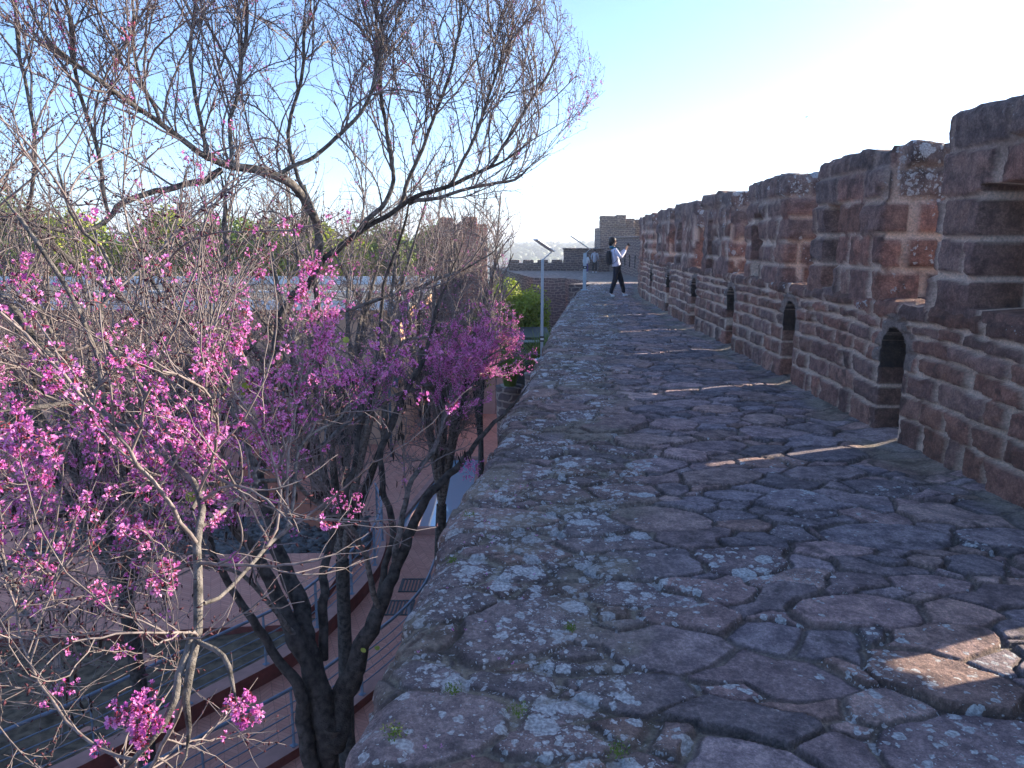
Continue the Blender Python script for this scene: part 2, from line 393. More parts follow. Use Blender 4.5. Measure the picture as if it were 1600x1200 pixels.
def lower_wall():
    ys = list(np.arange(-3.5, 3.2, .06)); y = 3.2
    while y < 29.5: ys.append(y); y += max(.012, .0042 * y)
    ys = np.array(ys)
    for c, wd in SLITS:
        for q in (-wd / 2 - .003, -wd / 2 + .003, wd / 2 - .004, wd / 2 - .001, wd / 2 + .003, .10 - .08 * (1 + (wd > .5)), .10 + .08 * (1 + (wd > .5))): ys = np.append(ys, c + q)
    ys = np.unique(np.round(ys, 4)); dl = np.diff(ys, prepend=-99)
    keep = dl > .0015; ys = ys[keep]
    za = np.concatenate([np.arange(-.1, .60, .0125), np.arange(.6, LEDGE, .0125)])
    topa = np.arange(0, THICK, .03)[0:]; outa = np.arange(0, 1.3, .06)
    a = np.concatenate([za, LEDGE + topa, LEDGE + THICK + outa])
    nr, nc = len(ys), len(a)
    Yg = np.broadcast_to(ys[:, None], (nr, nc)); A = np.broadcast_to(a, (nr, nc))
    courses = [0, .23, .42, .61, .76, .90, 1.01, 1.17, 1.45, 1.8, 2.2, 3.4]
    H, J, C, LI = course_pattern(Yg.copy(), A.copy(), courses, .26, .70, 101, .008, .030)
    h = .042 * H + .008 * fbm(Yg * 7, A * 7, 5, 4) * (1 - J) + .013 * fbm(Yg * 26, A * 26, 6, 3) * (1 - .5 * J)
    for c, wd in SLITS:
        q = (np.abs(Yg - c) < wd / 2 + .06) & (A < .98); h = np.where(q, .024 + .007 * fbm(Yg * 14, A * 14, 91, 3) + .008 * H, h)
    x, nrm = path_frame(Yg)
    # profile
    r = .025
    out = np.where(A < LEDGE, 0, np.minimum(A - LEDGE, THICK)); z = np.where(A < LEDGE, A, np.where(A < LEDGE + THICK, LEDGE, LEDGE - (A - LEDGE - THICK)))
    kt = sstep(LEDGE - r, LEDGE + r, A); ko = sstep(LEDGE + THICK - r, LEDGE + THICK + r, A)
    nin = (1 - kt); nout = ko; nup = kt * (1 - ko)
    h2 = h + .006 * (sstep(.95, 1.0, A) * (1 - kt))      # slightly proud capping course
    niche = np.zeros_like(A); niche_shade = np.zeros_like(A); tint = np.zeros_like(A)
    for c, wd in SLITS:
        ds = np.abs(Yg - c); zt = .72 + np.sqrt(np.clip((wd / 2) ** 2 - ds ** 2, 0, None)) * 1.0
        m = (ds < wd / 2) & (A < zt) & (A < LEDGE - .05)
        niche[m] = .60; niche[m & (ds > wd / 2 - .0025)] = .02; niche_shade = np.where(m & (A > .57 + .03 * fbm(Yg * 9, A * 3, 8, 3)), 1., niche_shade); tint = np.maximum(tint, np.where(m, sstep(.55, .2, A) * 0 + (A < .62), 0))
    ext = -out - niche + (h2 * (nin - nout)) * np.where(niche > 0, .6, 1)
    px = x + nrm[..., 0] * ext; py = Yg + nrm[..., 1] * ext
    pz = z + h * nup * .8 - .012
    V = np.stack([px, py, pz], -1)
    C = C * (1 - .25 * sstep(.95, 1.1, A)[..., None]) 
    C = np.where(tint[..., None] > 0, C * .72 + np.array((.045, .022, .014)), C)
    C = np.where(niche_shade[..., None] > 0, np.array((.045, .034, .032)), C); J = np.where(niche_shade > 0, 0, J)  # upper niche painted near-black, recess shade put into the vertex colour
    arch = np.zeros_like(A)
    for c, wd in SLITS:
        rr = np.hypot(Yg - c, np.maximum(A - .72, 0)); arch = np.maximum(arch, ((rr < wd / 2 + .13) & (rr > wd / 2) & (A > .62)) * 1.)
    J = np.where(arch > 0, .15, J); C = np.where(arch[..., None] > 0, np.array((.17, .13, .12)), C)
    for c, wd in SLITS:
        rr = np.hypot(Yg - c, np.maximum(A - .72, 0)); q = (rr < wd / 2 + .014) & (A > .57) & (A < .95); C = np.where(q[..., None], np.array((.045, .034, .032)), C); J = np.where(q, 0, J); niche_shade = np.maximum(niche_shade, q); arch = np.where(q, 0, arch)  # painted shade carried onto the rows along the arch edge
    lich = LI - .35 + .9 * sstep(.95, 1.15, A) * (A < LEDGE + THICK) + .55 * arch - 3 * niche_shade
    F = grid_faces(nr, nc)[:, ::-1]
    # open the slits through the back of each niche and the outer face
    fy = (ys[:-1] + ys[1:]) / 2; fa = (a[:-1] + a[1:]) / 2; cut = np.zeros((nr - 1, nc - 1), bool)
    ST = .76
    for c, wd in SLITS:
        my = np.abs(fy - c - .10) < .08 * (1 + (wd > .5))
        cut |= my[:, None] & ((fa < ST) | (fa > 2 * LEDGE + THICK - ST))[None, :]
    F = F[~cut.ravel()]
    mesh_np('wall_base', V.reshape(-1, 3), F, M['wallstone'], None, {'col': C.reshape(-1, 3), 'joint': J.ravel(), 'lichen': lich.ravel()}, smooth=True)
    o = bpy.data.objects['wall_base']; adopt(o, wall_root)
    mb = MB()
    for c, wd in SLITS:
        x0 = float(xR(c))
        for sgn in (-1, 1): mb.box((x0 + .68, c + .10 + sgn * (.08 * (1 + (wd > .5)) + .0235), .36), (.14, .044, .84))
        mb.box((x0 + .68, c + .10, .79), (.14, .24 + .2 * (wd > .5), .05))
    for c, wd in SLITS: mb.box((float(xR(c)) + .42, c + .02, -.045), (.80, wd + .12, .11))
    j = mb.build('slit_jambs', simple('slit_stone', (.10, .07, .06), .9, .3, 12, .4), None); adopt(j, wall_root)
lower_wall()

def merlon(k, s0, s1, top):
    cen = (s0 + s1) / 2; x0, nn = path_frame(np.array([cen])); x0 = float(x0[0]); nn = nn[0]
    tdir = np.array((-nn[1], nn[0])); tdir = tdir * (1 if tdir[1] > 0 else -1)
    L = s1 - s0; Wd = THICK - .07; dist = max(3.5, cen)
    res = max(.013, .0040 * dist)
    far = s0 < 1
    if far: res = .06
    # perimeter: inner face (from near end to far end), far end, outer, near end
    def seg(n0, n1, extra=()):
        a = np.arange(n0, n1, res); a = np.concatenate([a, [q for q in extra if n0 < q < n1]]); return a
    niche_w = .40 if k != 1 else .62; nc_ = L * .68 if k != 1 else L * .52
    ni = [nc_ + q for q in (-niche_w / 2 - .003, -niche_w / 2 + .003, niche_w / 2 - .003, niche_w / 2 + .003)]
    P = 2 * (L + Wd)
    u = np.unique(np.concatenate([seg(0, L, ni), seg(L, L + Wd), np.arange(L + Wd, 2 * L + Wd, .06), seg(2 * L + Wd, P)]))
    zb, zt = LEDGE - .03, top
    z = np.arange(zb, zt, res); nz_ = len(z)
    ntop = 12
    rows = nz_ + ntop
    U = np.broadcast_to(u, (rows, len(u))).copy()
    Zc = np.concatenate([z, zt + np.linspace(0, .28, ntop)])
    Z = np.broadcast_to(Zc[:, None], U.shape).copy()
    shrink = np.concatenate([np.zeros(nz_), np.linspace(0, 1, ntop)])[:, None]
    rg = np.random.default_rng(300 + k)
    c = [LEDGE - .02]; 
    for q in range(4): c.append(c[-1] + (zt - .20 - LEDGE) / 4 * rg.uniform(.88, 1.12))
    c.append(zt + 1)
    H, J, C, LI = course_pattern(U, np.minimum(Z, zt + .02), c, .30, .78, 400 + k, .009, .03)
    h = .040 * H + .012 * fbm(U * 6 + k * 9, Z * 6, 50, 4) + .012 * fbm(U * 24, Z * 24, 51, 3)
    # rectangle coordinates with rounded corner normals
    def rect(uu, inset):
        a = np.where(uu < L, uu, np.where(uu < L + Wd, L, np.where(uu < 2 * L + Wd, 2 * L + Wd - uu, 0)))
        b = np.where(uu < L, 0, np.where(uu < L + Wd, uu - L, np.where(uu < 2 * L + Wd, Wd, P - uu)))
        return a, b
    a, b = rect(U, 0)
    r = .05
    def cornerness(v, lo, hi): return np.clip(1 - (v - lo) / r, 0, 1) - np.clip(1 - (hi - v) / r, 0, 1)
    on_in = (U < L) * 1.; on_far = ((U >= L) & (U < L + Wd)) * 1.; on_out = ((U >= L + Wd) & (U < 2 * L + Wd)) * 1.; on_near = (U >= 2 * L + Wd) * 1.
    nb = -on_in + on_out + (on_far + on_near) * -cornerness(b, 0, Wd)
    na = on_far - on_near + (on_in + on_out) * -cornerness(a, 0, L)
    nl = np.hypot(na, nb) + 1e-6; na /= nl; nb /= nl
    cr = np.minimum(np.minimum(a, L - a) + b * 0, 9)
    cc = np.where((on_in + on_out) > 0, np.minimum(a, L - a), np.minimum(b, Wd - b))
    roundc = .010 * np.clip(1 - cc / .03, 0, 1) ** 2
    hh = h - roundc
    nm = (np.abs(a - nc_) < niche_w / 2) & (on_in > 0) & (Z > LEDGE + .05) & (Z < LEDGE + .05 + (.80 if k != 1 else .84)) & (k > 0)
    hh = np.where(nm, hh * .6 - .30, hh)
    lip = sstep(zt - .04, zt + .01, Z) * .014
    a2 = a + na * (hh - lip); b2 = b + nb * (hh - lip)
    a2 = a2 + (L / 2 - a2) * shrink * .55; b2 = b2 + (Wd / 2 - b2) * shrink
    zz = np.minimum(Z, zt) + np.where(shrink > 0, .022 * H[nz_ - 1][None] + .05 * fbm(a2 * 3 + k, b2 * 3, 70, 3) + .02 * np.sqrt(shrink), 0)
    zz = zz + sstep(zt - .12, zt, np.minimum(Z, zt)) * (.02 * H[nz_ - 1][None] + .05 * fbm(U * 2.2, U * 0 + k, 71, 3)) * (shrink == 0)
    base = np.array((x0, cen)); 
    X = base[0] + tdir[0] * (a2 - L / 2) - nn[0] * (b2 + .012); Yy = base[1] + tdir[1] * (a2 - L / 2) - nn[1] * (b2 + .012)
    V = np.stack([X, Yy, zz], -1)
    nr, nc = U.shape
    i = np.arange(nr - 1)[:, None] * nc + np.arange(nc)[None, :]; jn = (np.arange(nc) + 1) % nc
    i2 = np.arange(nr - 1)[:, None] * nc + jn[None, :]
    F = np.stack([i, i2, i2 + nc, i + nc], -1).reshape(-1, 4)
    up = sstep(zt - .55, zt - .1, Z)[..., None] + .5 * sstep(0, .4, fbm(U * 1.5, Z * 1.5, 33, 3))[..., None]
    up = np.clip(up, 0, 1) * .6
    C = C * (1 - up) + np.array((.15, .13, .128)) * up
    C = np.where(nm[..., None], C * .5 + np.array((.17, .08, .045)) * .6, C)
    J = np.clip(J * (1 - .65 * sstep(zt - .6, zt - .15, Z)), 0, 1)
    lich = LI - .2 + .6 * sstep(zt - .8, zt - .1, Z) + .55 * on_near
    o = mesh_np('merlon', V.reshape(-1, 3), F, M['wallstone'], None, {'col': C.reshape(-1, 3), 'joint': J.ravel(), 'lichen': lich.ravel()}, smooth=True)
    adopt(o, wall_root)
for k, (s0, s1) in enumerate(MERL):
    merlon(k, s0, s1, [2.3, 2.52, 2.42, 2.40, 2.36, 2.34, 2.32, 2.30, 2.28, 2.28][k])
#PART2
# ------------------------------------------------------------------ more materials
M['bark'] = simple('redbud_bark', (.060, .052, .047), .9, .7, 18, 1.0)
M['barklimb'] = simple('redbud_limb_bark', (.135, .12, .108), .88, .75, 26, .8)
M['twig'] = simple('redbud_twig_bark', (.20, .165, .155), .85, .4, 30)
M['bud'] = simple('redbud_bud', (.075, .022, .030), .7, .5, 40)
def petal_mat(name, col, col2):
    n = NT(name, .5); f = n.ss(n.noise(16, 3), .35, .65)
    n.color(n.mix(f, col + (1,), col2 + (1,)))
    n.b.inputs['Transmission Weight'].default_value = 0
    tr = n.n('BsdfTranslucent'); n.set(tr.inputs['Color'], n.mix(f, col + (1,), col2 + (1,)))
    mx = n.n('MixShader'); mx.inputs[0].default_value = .35
    out = [q for q in n.t.nodes if q.type == 'OUTPUT_MATERIAL'][0]
    n.t.links.new(n.b.outputs[0], mx.inputs[1]); n.t.links.new(tr.outputs[0], mx.inputs[2]); n.t.links.new(mx.outputs[0], out.inputs[0])
    return n.m
M['petal'] = petal_mat('magenta_petal', (.70, .15, .52), (.88, .40, .72))
M['calyx'] = petal_mat('wine_calyx', (.30, .025, .06), (.42, .06, .10))
M['pod'] = simple('dry_pod', (.022, .014, .012), .7, .4, 30)
M['newleaf'] = petal_mat('new_leaf', (.26, .33, .05), (.36, .40, .08))
M['rail'] = simple('blue_grey_rail_paint', (.19, .23, .29), .45, .15, 6, 0, .4)
M['post'] = simple('pale_grey_post_paint', (.42, .50, .56), .4, .08, 4, 0, .2)
M['render'] = simple('peach_render', (.60, .36, .24), .9, .12, 1.2, .2)
M['redcurb'] = simple('dark_red_edge', (.20, .055, .045), .8, .25, 5, .2)
M['curbtop'] = simple('pink_render_top', (.42, .22, .18), .85, .15, 4, .2)
M['rampred'] = simple('rust_red_render', (.30, .10, .06), .85, .2, 3, .2)
M['roof'] = simple('grey_flat_roof', (.15, .145, .14), .9, .2, 1.5, .3)
M['white'] = simple('white_paint', (.72, .72, .72), .6, .06, 3)
M['dark'] = simple('dark_opening', (.02, .02, .022), .6, .2, 3)
M['steel'] = simple('blue_steel_beam', (.08, .11, .14), .4, .15, 4, 0, .5)
M['soil'] = simple('dark_soil', (.12, .085, .055), 1, .6, 5, .8)
M['grate'] = simple('grate_iron', (.06, .065, .07), .5, .2, 10, 0, .6)
M['pebble'] = simple('dark_pebble', (.10, .09, .085), .7, .5, 2)
def paver(name, c1, c2, joint, wd=.42, hh=.105):
    n = NT(name, .85); g = n.geo(); sp = n.n('SeparateXYZ'); n.set(sp.inputs[0], g)
    # herringbone read as alternating 45 degree bands
    X = n.math('ADD', n.math('MULTIPLY', sp.outputs[0], .93), n.math('MULTIPLY', sp.outputs[1], .36))
    Y = n.math('SUBTRACT', n.math('MULTIPLY', sp.outputs[1], .93), n.math('MULTIPLY', sp.outputs[0], .36))
    pp = n.math('PINGPONG', X, wd / 2)
    y2 = n.math('ADD', Y, pp)
    fr = n.math('FRACT', n.math('DIVIDE', y2, hh)); fx = n.math('FRACT', n.math('DIVIDE', X, wd / 2))
    j1 = n.math('MAXIMUM', n.math('LESS_THAN', fr, .11), n.math('LESS_THAN', fx, .05))
    fl = n.math('ADD', n.math('FLOOR', n.math('DIVIDE', y2, hh)), n.math('MULTIPLY', n.math('FLOOR', n.math('DIVIDE', X, wd / 2)), 17.3))
    wn_ = n.n('TexWhiteNoise', noise_dimensions='1D'); n.set(wn_.inputs['W'], fl)
    c = n.mix(wn_.outputs['Value'], c1 + (1,), c2 + (1,))
    c = n.mix(n.ss(n.noise(.9, 4, .6, g), .3, .7, 0, .5), c, n.mix(1, c, (.7, .7, .72, 1), 'MULTIPLY'))
    n.color(n.mix(n.math('MULTIPLY', j1, .8), c, joint + (1,)))
    return n.m
M['herring'] = paver('herringbone_brick', (.58, .25, .18), (.68, .32, .23), (.33, .15, .11))
def farbrick(name, c1, c2, joint, ang=0., sc=1., bw=.36, rh=.17):
    n = NT(name, .9); g = n.geo(); sp = n.n('SeparateXYZ'); n.set(sp.inputs[0], g)
    nz = n.noise(2.2, 3, .5, g)
    u = n.math('ADD', n.math('MULTIPLY', sp.outputs[0], math.cos(ang) * sc), n.math('MULTIPLY', sp.outputs[1], math.sin(ang) * sc))
    u = n.math('ADD', u, n.math('MULTIPLY', nz, .5))
    v = n.math('ADD', n.math('MULTIPLY', sp.outputs[2], sc), n.math('MULTIPLY', n.noise(1.4, 3, .5, g), .36))
    cb = n.n('CombineXYZ'); n.set(cb.inputs[0], u); n.set(cb.inputs[1], v)
    b = n.n('TexBrick'); n.set(b.inputs['Vector'], cb.outputs[0]); b.inputs['Scale'].default_value = 1
    b.inputs['Brick Width'].default_value = bw; b.inputs['Row Height'].default_value = rh
    b.inputs['Mortar Size'].default_value = .022; b.inputs['Mortar Smooth'].default_value = .2
    b.inputs['Color1'].default_value = c1 + (1,); b.inputs['Color2'].default_value = c2 + (1,); b.inputs['Mortar'].default_value = joint + (1,)
    c = n.mix(n.ss(n.noise(5, 5, .7, g), .25, .75), n.mix(1, b.outputs[0], (.55, .55, .57, 1), 'MULTIPLY'), b.outputs[0])
    n.color(c); n.bump(n.math('SUBTRACT', n.noise(8, 5, .7, g), n.math('MULTIPLY', b.outputs['Fac'], 1.2)), .8, .03)
    return n.m
M['farwall'] = farbrick('far_rubble_wall', (.20, .135, .12), (.13, .10, .105), (.40, .31, .26), 0)
M['farwall_side'] = farbrick('far_rubble_wall_side', (.20, .135, .12), (.13, .10, .105), (.40, .31, .26), R(90))
M['tower_red'] = farbrick('red_tower_stone', (.36, .15, .115), (.26, .11, .09), (.42, .26, .20), R(20), 1)

# ------------------------------------------------------------------ ground, courtyard
def terrain():
    rad = np.concatenate([np.linspace(0, 90, 30), np.geomspace(100, 6000, 90)]); th = np.linspace(0, 2 * np.pi, 181)
    Rr, T = np.meshgrid(rad, th, indexing='ij'); X = Rr * np.sin(T); Y = Rr * np.cos(T)
    low = sstep(60, 220, Rr) * -34
    az = np.degrees(np.arctan2(X, Y))
    hill = sstep(350, 900, Rr) * (31 + 9 * fbm(X / 260, Y / 260, 4, 4) + 3 * fbm(X / 60, Y / 60, 14, 3) - .12 * np.clip(az, -60, 60))
    hill *= 1 - .5 * sstep(1200, 3000, Rr)
    Z = GZ - .05 + low + hill
    V = np.stack([X, Y, Z], -1).reshape(-1, 3)
    n = NT('hill_ground', 1); g = n.geo()
    a = n.noise(.012, 5, .6, g); b = n.noise(.07, 4, .6, g)
    c = n.mix(n.ss(a, .42, .6), (.045, .060, .026, 1), (.13, .12, .065, 1)); c = n.mix(n.ss(b, .4, .7, 0, .6), c, (.035, .05, .02, 1)); n.color(c)
    o = mesh_np('terrain', V, grid_faces(len(rad), len(th))[:, ::-1], n.m, None, smooth=True); tag(o, kind='structure')
terrain()
def flat(name, poly, z, mat, kind='structure', label=None):
    me = bpy.data.meshes.new(name); me.from_pydata([(x, y, z) for x, y in poly], [], [tuple(range(len(poly)))]); me.materials.append(mat)
    o = bpy.data.objects.new(name, me); COL.objects.link(o); tag(o, kind=kind, label=label); return o
flat('courtyard_floor', [(-60, -20), (6, -20), (6, 46), (-60, 46)], GZ, M['herring'])
# soil bed between railing wall and brick terrace, with real lumpy soil
def soil():
    xs = np.linspace(-13, -3.7, 90); ys = np.linspace(3, 15.2, 110); X, Y = np.meshgrid(xs, ys, indexing='ij')
    Z = GZ + .05 + .10 * fbm(X * .7, Y * .7, 3, 3) + .05 * fbm(X * 4, Y * 4, 9, 4)
    lim = np.interp(Y, [3, 9.5, 10.3, 11.4, 12.5, 13.3, 14.2, 15.3], [-12.5, -7.3, -6.65, -5.85, -5.05, -4.5, -4.2, -3.95])
    X = np.minimum(X, lim)
    o = mesh_np('planting_bed_soil', np.stack([X, Y, Z], -1).reshape(-1, 3), grid_faces(90, 110), M['soil'], None, smooth=True); tag(o, kind='structure')
soil()
mb = MB()   # raised brick terrace with a dark red edge
T1 = [(-13.5, 13.9), (-9.73, 14.05), (-6.33, 14.45), (-4.6, 14.6), (-4.25, 16.0), (-4.1, 18.3), (-13.5, 18.0)]
def prism(poly, z0, z1, m_top=0, m_side=1):
    n = len(poly); V = [(x, y, z1) for x, y in poly] + [(x, y, z0) for x, y in poly]
    mb.add(V, [tuple(range(n))], m_top); b = mb.n - 2 * n
    for i in range(n):
        j = (i + 1) % n; mb.F.append((b + i, b + n + i, b + n + j, b + j)); mb.M.append(m_side)
prism(T1, GZ, GZ + .22)
o = mb.build('brick_terrace', [M['herring'], M['redcurb']]); tag(o, kind='structure')
# river cobbles beyond the terrace
def icos(sub=1):
    bm = bmesh.new(); bmesh.ops.create_icosphere(bm, subdivisions=sub, radius=1); V = np.array([v.co[:] for v in bm.verts]); F = np.array([[v.index for v in f.verts] for f in bm.faces]); bm.free(); return V, F
IV, IF = icos(1)
def blobs(C, Sz, seed=0, jit=.15):
    rg = np.random.default_rng(seed); N = len(C)
    V = IV[None] * (1 + rg.normal(0, jit, (N, len(IV), 1))) * Sz[:, None, :] + C[:, None, :]
    F = IF[None] + (np.arange(N) * len(IV))[:, None, None]
    return V.reshape(-1, 3), F.reshape(-1, 3)
rg = np.random.default_rng(5); N = 3200
Cx = rg.uniform(-13, -3.9, N); Cy = rg.uniform(18.4, 21.2, N)
sz = rg.uniform(.05, .12, (N, 1)) * np.array((1.2, .9, .6))
V, F = blobs(np.stack([Cx, Cy, GZ + .05 + rg.uniform(0, .05, N)], -1), sz, 2)
o = mesh_np('cobblestones', V, F, M['pebble'], None, smooth=True); tag(o, 'bed of dark rounded river cobbles beyond the brick terrace', 'cobbles', kind='stuff')
# curving plinth walls + railings
def offset_path(pts, d):
    p = np.array(pts, float); t = np.gradient(p, axis=0); t /= np.linalg.norm(t, axis=1)[:, None]
    return p + d * np.stack([t[:, 1], -t[:, 0]], -1)
def resample(pts, n):
    p = np.array(pts, float); d = np.r_[0, np.cumsum(np.linalg.norm(np.diff(p, axis=0), axis=1))]
    # Catmull-Rom
    q = np.vstack([2 * p[0] - p[1], p, 2 * p[-1] - p[-2]]); out = []
    for s in np.linspace(0, d[-1], n):
        i = min(np.searchsorted(d, s, side='right') - 1, len(p) - 2); t = (s - d[i]) / (d[i + 1] - d[i])
        a, b, c, e = q[i], q[i + 1], q[i + 2], q[i + 3]
        out.append(.5 * ((2 * b) + (c - a) * t + (2 * a - 5 * b + 4 * c - e) * t * t + (3 * b - a - 3 * c + e) * t ** 3))
    return np.array(out)
R1 = resample([(-10.3, 5.0), (-8.8, 7.4), (-7.24, 9.5), (-6.55, 10.28), (-5.73, 11.44), (-4.95, 12.49), (-4.40, 13.28), (-4.05, 14.17), (-3.74, 15.26), (-3.52, 16.2), (-3.35, 17.4), (-3.45, 19.0), (-3.9, 20.6)], 70)
R2 = resample([(-8.2, 4.2), (-6.3, 7.0), (-4.8, 9.22), (-4.1, 10.10), (-3.61, 10.70), (-3.2, 11.25), (-2.8, 12.0), (-2.36, 12.83), (-2.05, 13.6), (-1.8, 14.6), (-1.7, 16.0)], 60)
def plinth(name, path, h, label):
    a = offset_path(path, .10); b = offset_path(path, -.22); n = len(path); m = MB()
    V = [(x, y, GZ) for x, y in a] + [(x, y, GZ + h) for x, y in a] + [(x, y, GZ + h) for x, y in b] + [(x, y, GZ) for x, y in b]
    F = []; mm = []
    for i in range(n - 1):
        F += [(i, i + 1, n + i + 1, n + i), (n + i, n + i + 1, 2 * n + i + 1, 2 * n + i), (2 * n + i, 2 * n + i + 1, 3 * n + i + 1, 3 * n + i)]; mm += [1, 0, 1]
    F += [(0, n, 2 * n, 3 * n), (n - 1, 4 * n - 1, 3 * n - 1, 2 * n - 1)]; mm += [1, 1]
    m.V = V; m.F = F; m.M = mm; m.n = len(V)
    tag(m.build(name, [M['curbtop'], M['redcurb']]), label, 'low wall')
plinth('plinth_wall', R1, .32, 'curving low pink plinth with dark red side carrying the outer railing')
plinth('plinth_wall', R2, .16, 'curving low pink kerb carrying the railing nearest the castle wall')
def railing(path, z0, label):
    n = len(path); root = empty('railing', (float(path[n // 2][0]), float(path[n // 2][1]), z0))
    tag(root, label, 'railing')
    m = MB(); m.tube([(x, y, z0 + 1.0) for x, y in path], .030, 8); adopt(m.build('handrail', M['rail'], None, True), root)
    for k in range(4):
        m = MB(); m.tube([(x, y, z0 + .20 + k * .185) for x, y in path], .012, 6); adopt(m.build('rail', M['rail'], None, True), root)
    d = np.r_[0, np.cumsum(np.linalg.norm(np.diff(path, axis=0), axis=1))]
    for s in np.arange(.3, d[-1], 1.55):
        i = min(np.searchsorted(d, s), n - 1); x, y = path[i]; t = path[min(i + 1, n - 1)] - path[max(i - 1, 0)]; a = math.atan2(t[1], t[0])
        m = MB(); m.box((x, y, z0 + .49), (.012, .06, .98), a); m.box((x, y, z0 + .006), (.10, .10, .012), a)
        adopt(m.build('post', M['rail'], None), root)
railing(R1, GZ + .32, 'blue grey metal railing on the outer curving plinth beside the soil bed')
railing(R2, GZ + .16, 'blue grey metal railing on the kerb beside the trunk of the large redbud')
for (x, y, l) in [(-2.3, 16.87, 'farther square iron drain grate set in the brick paving'), (-2.60, 15.75, 'nearer square iron drain grate set in the brick paving')]:
    m = MB()
    for k in range(9): m.box((x - .32 + k * .08, y, GZ + .012), (.035, .62, .02))
    for sg in (-1, 1): m.box((x, y + sg * .33, GZ + .012), (.74, .04, .022)); m.box((x + sg * .36, y, GZ + .012), (.04, .70, .022))
    o = m.build('drain_grate', M['grate']); tag(o, l, 'drain grate')
# curved rust-red ramp wall
P = resample([(-9.4, 25.5), (-8.3, 24.0), (-7.1, 22.4), (-6.0, 20.9), (-4.9, 20.0)], 24); m = MB()
a = offset_path(P, .15); b = offset_path(P, -.15); n = len(P); hz = GZ + np.linspace(1.9, .55, n)
V = [(x, y, GZ) for x, y in a] + [(a[i][0], a[i][1], hz[i]) for i in range(n)] + [(b[i][0], b[i][1], hz[i]) for i in range(n)] + [(x, y, GZ) for x, y in b]
F = []
for i in range(n - 1): F += [(i, i + 1, n + i + 1, n + i), (n + i, n + i + 1, 2 * n + i + 1, 2 * n + i), (2 * n + i, 2 * n + i + 1, 3 * n + i + 1, 3 * n + i)]
F += [(0, n, 2 * n, 3 * n), (n - 1, 4 * n - 1, 3 * n - 1, 2 * n - 1)]
m.add(V, F); o = m.build('ramp_wall', M['rampred'], None, True); tag(o, 'rust red rendered wall sloping down along the curved ramp', 'ramp wall')
# water basin
n = NT('pool_water', .04); n.color((.22, .42, .55, 1)); n.b.inputs['Specular IOR Level'].default_value = .9; n.b.inputs['Coat Weight'].default_value = 1; n.bump(n.noise(3, 2), .05, .02)
flat('pool_water', [(-3.3, 20.2), (-1.35, 20.2), (-1.25, 27.0), (-2.25, 27.0)], GZ + .10, n.m)
m = MB(); P4 = [(-3.35, 20.1), (-1.25, 20.1), (-1.15, 27.1), (-2.3, 27.1)]
for i in range(4):
    p, q = np.array(P4[i]), np.array(P4[(i + 1) % 4]); c = (p + q) / 2; d = q - p; L = np.linalg.norm(d)
    m.box((c[0], c[1], GZ + .10), (L - .16, .16, .2), math.atan2(d[1], d[0]))
o = m.build('pool_rim', M['curbtop']); tag(o, 'low pink stone rim round the pale blue pool beside the castle wall', 'pool rim')

# building with flat roof
bld = empty('courtyard_building', (-14, 32, GZ)); tag(bld, 'long peach rendered building with grey flat roof behind the redbuds', 'building')
def bpart(m, name, mat, root=bld, **k):
    o = m.build(name, mat, None, **k); adopt(o, root); return o
m = MB(); m.box((-17.2, 29.6 + 6, GZ + 2.75), (25.6, 12.0, 5.5)); wl_ = bpart(m, 'wall', M['render'])
m = MB(); m.box((-17.2, 35.6, GZ + 5.61), (26.4, 12.9, .22)); rf = bpart(m, 'roof', M['roof'])
m = MB(); m.box((-17.2, 29.10, GZ + 5.67), (26.5, .10, .38)); m.box((-17.2, 42.1, GZ + 5.9), (26.5, .10, .5)); m.box((-17.2, 35.5, GZ + 5.76), (26.3, .25, .07)); bpart(m, 'fascia', M['white'])
for x in (-6.6, -9.6, -12.9, -16.3, -19.6):
    m = MB(); m.box((x, 29.57, GZ + 1.35), (1.35 if x > -8 else 1.0, .10, 2.7)); bpart(m, 'doorway', M['dark'])
m = MB(); m.box((-6.6, 28.6, GZ + 2.95), (4.6, 1.9, .14), 0, 0, .04); m.box((-6.6, 27.66, GZ + 2.92), (4.7, .10, .34)); bpart(m, 'canopy', M['steel'])
for x in (-8.6, -4.6):
    m = MB(); m.box((x, 27.8, GZ + 1.42), (.09, .09, 2.84)); bpart(m, 'post', M['steel'])
# paler low annexe nearer the wall walk
an = empty('annexe', (-3, 36, GZ)); tag(an, 'pale pink single storey annexe beyond the pool', 'building')
m = MB(); m.box((-2.6, 37, GZ + 1.3), (3.6, 4, 2.6)); o = m.build('wall', simple('pink_render', (.50, .33, .30), .9, .12, 2)); adopt(o, an)
m = MB(); m.box((-2.6, 37, GZ + 2.69), (4.0, 4.4, .18)); o = m.build('roof', M['roof']); adopt(o, an)
m = MB(); m.box((-3.2, 34.98, GZ + 1.05), (.9, .08, 2.1)); o = m.build('door', M['dark']); adopt(o, an)
# dark kiosk with flat roof
kk = empty('kiosk', (.2, 21, GZ)); tag(kk, 'dark flat roofed kiosk between the shrubs and the wall walk', 'kiosk')
m = MB(); m.box((.48, 21.2, GZ + 2.7), (.9, 2.0, 5.4)); o = m.build('wall', simple('dark_timber', (.03, .03, .03), .7, .3, 5)); adopt(o, kk)
m = MB(); m.box((.48, 21.1, GZ + 5.5), (1.1, 2.4, .2)); o = m.build('roof', M['dark']); adopt(o, kk)
m = MB(); m.box((.48, 19.88, GZ + 5.5), (1.12, .04, .06)); o = m.build('fascia', M['post']); adopt(o, kk)

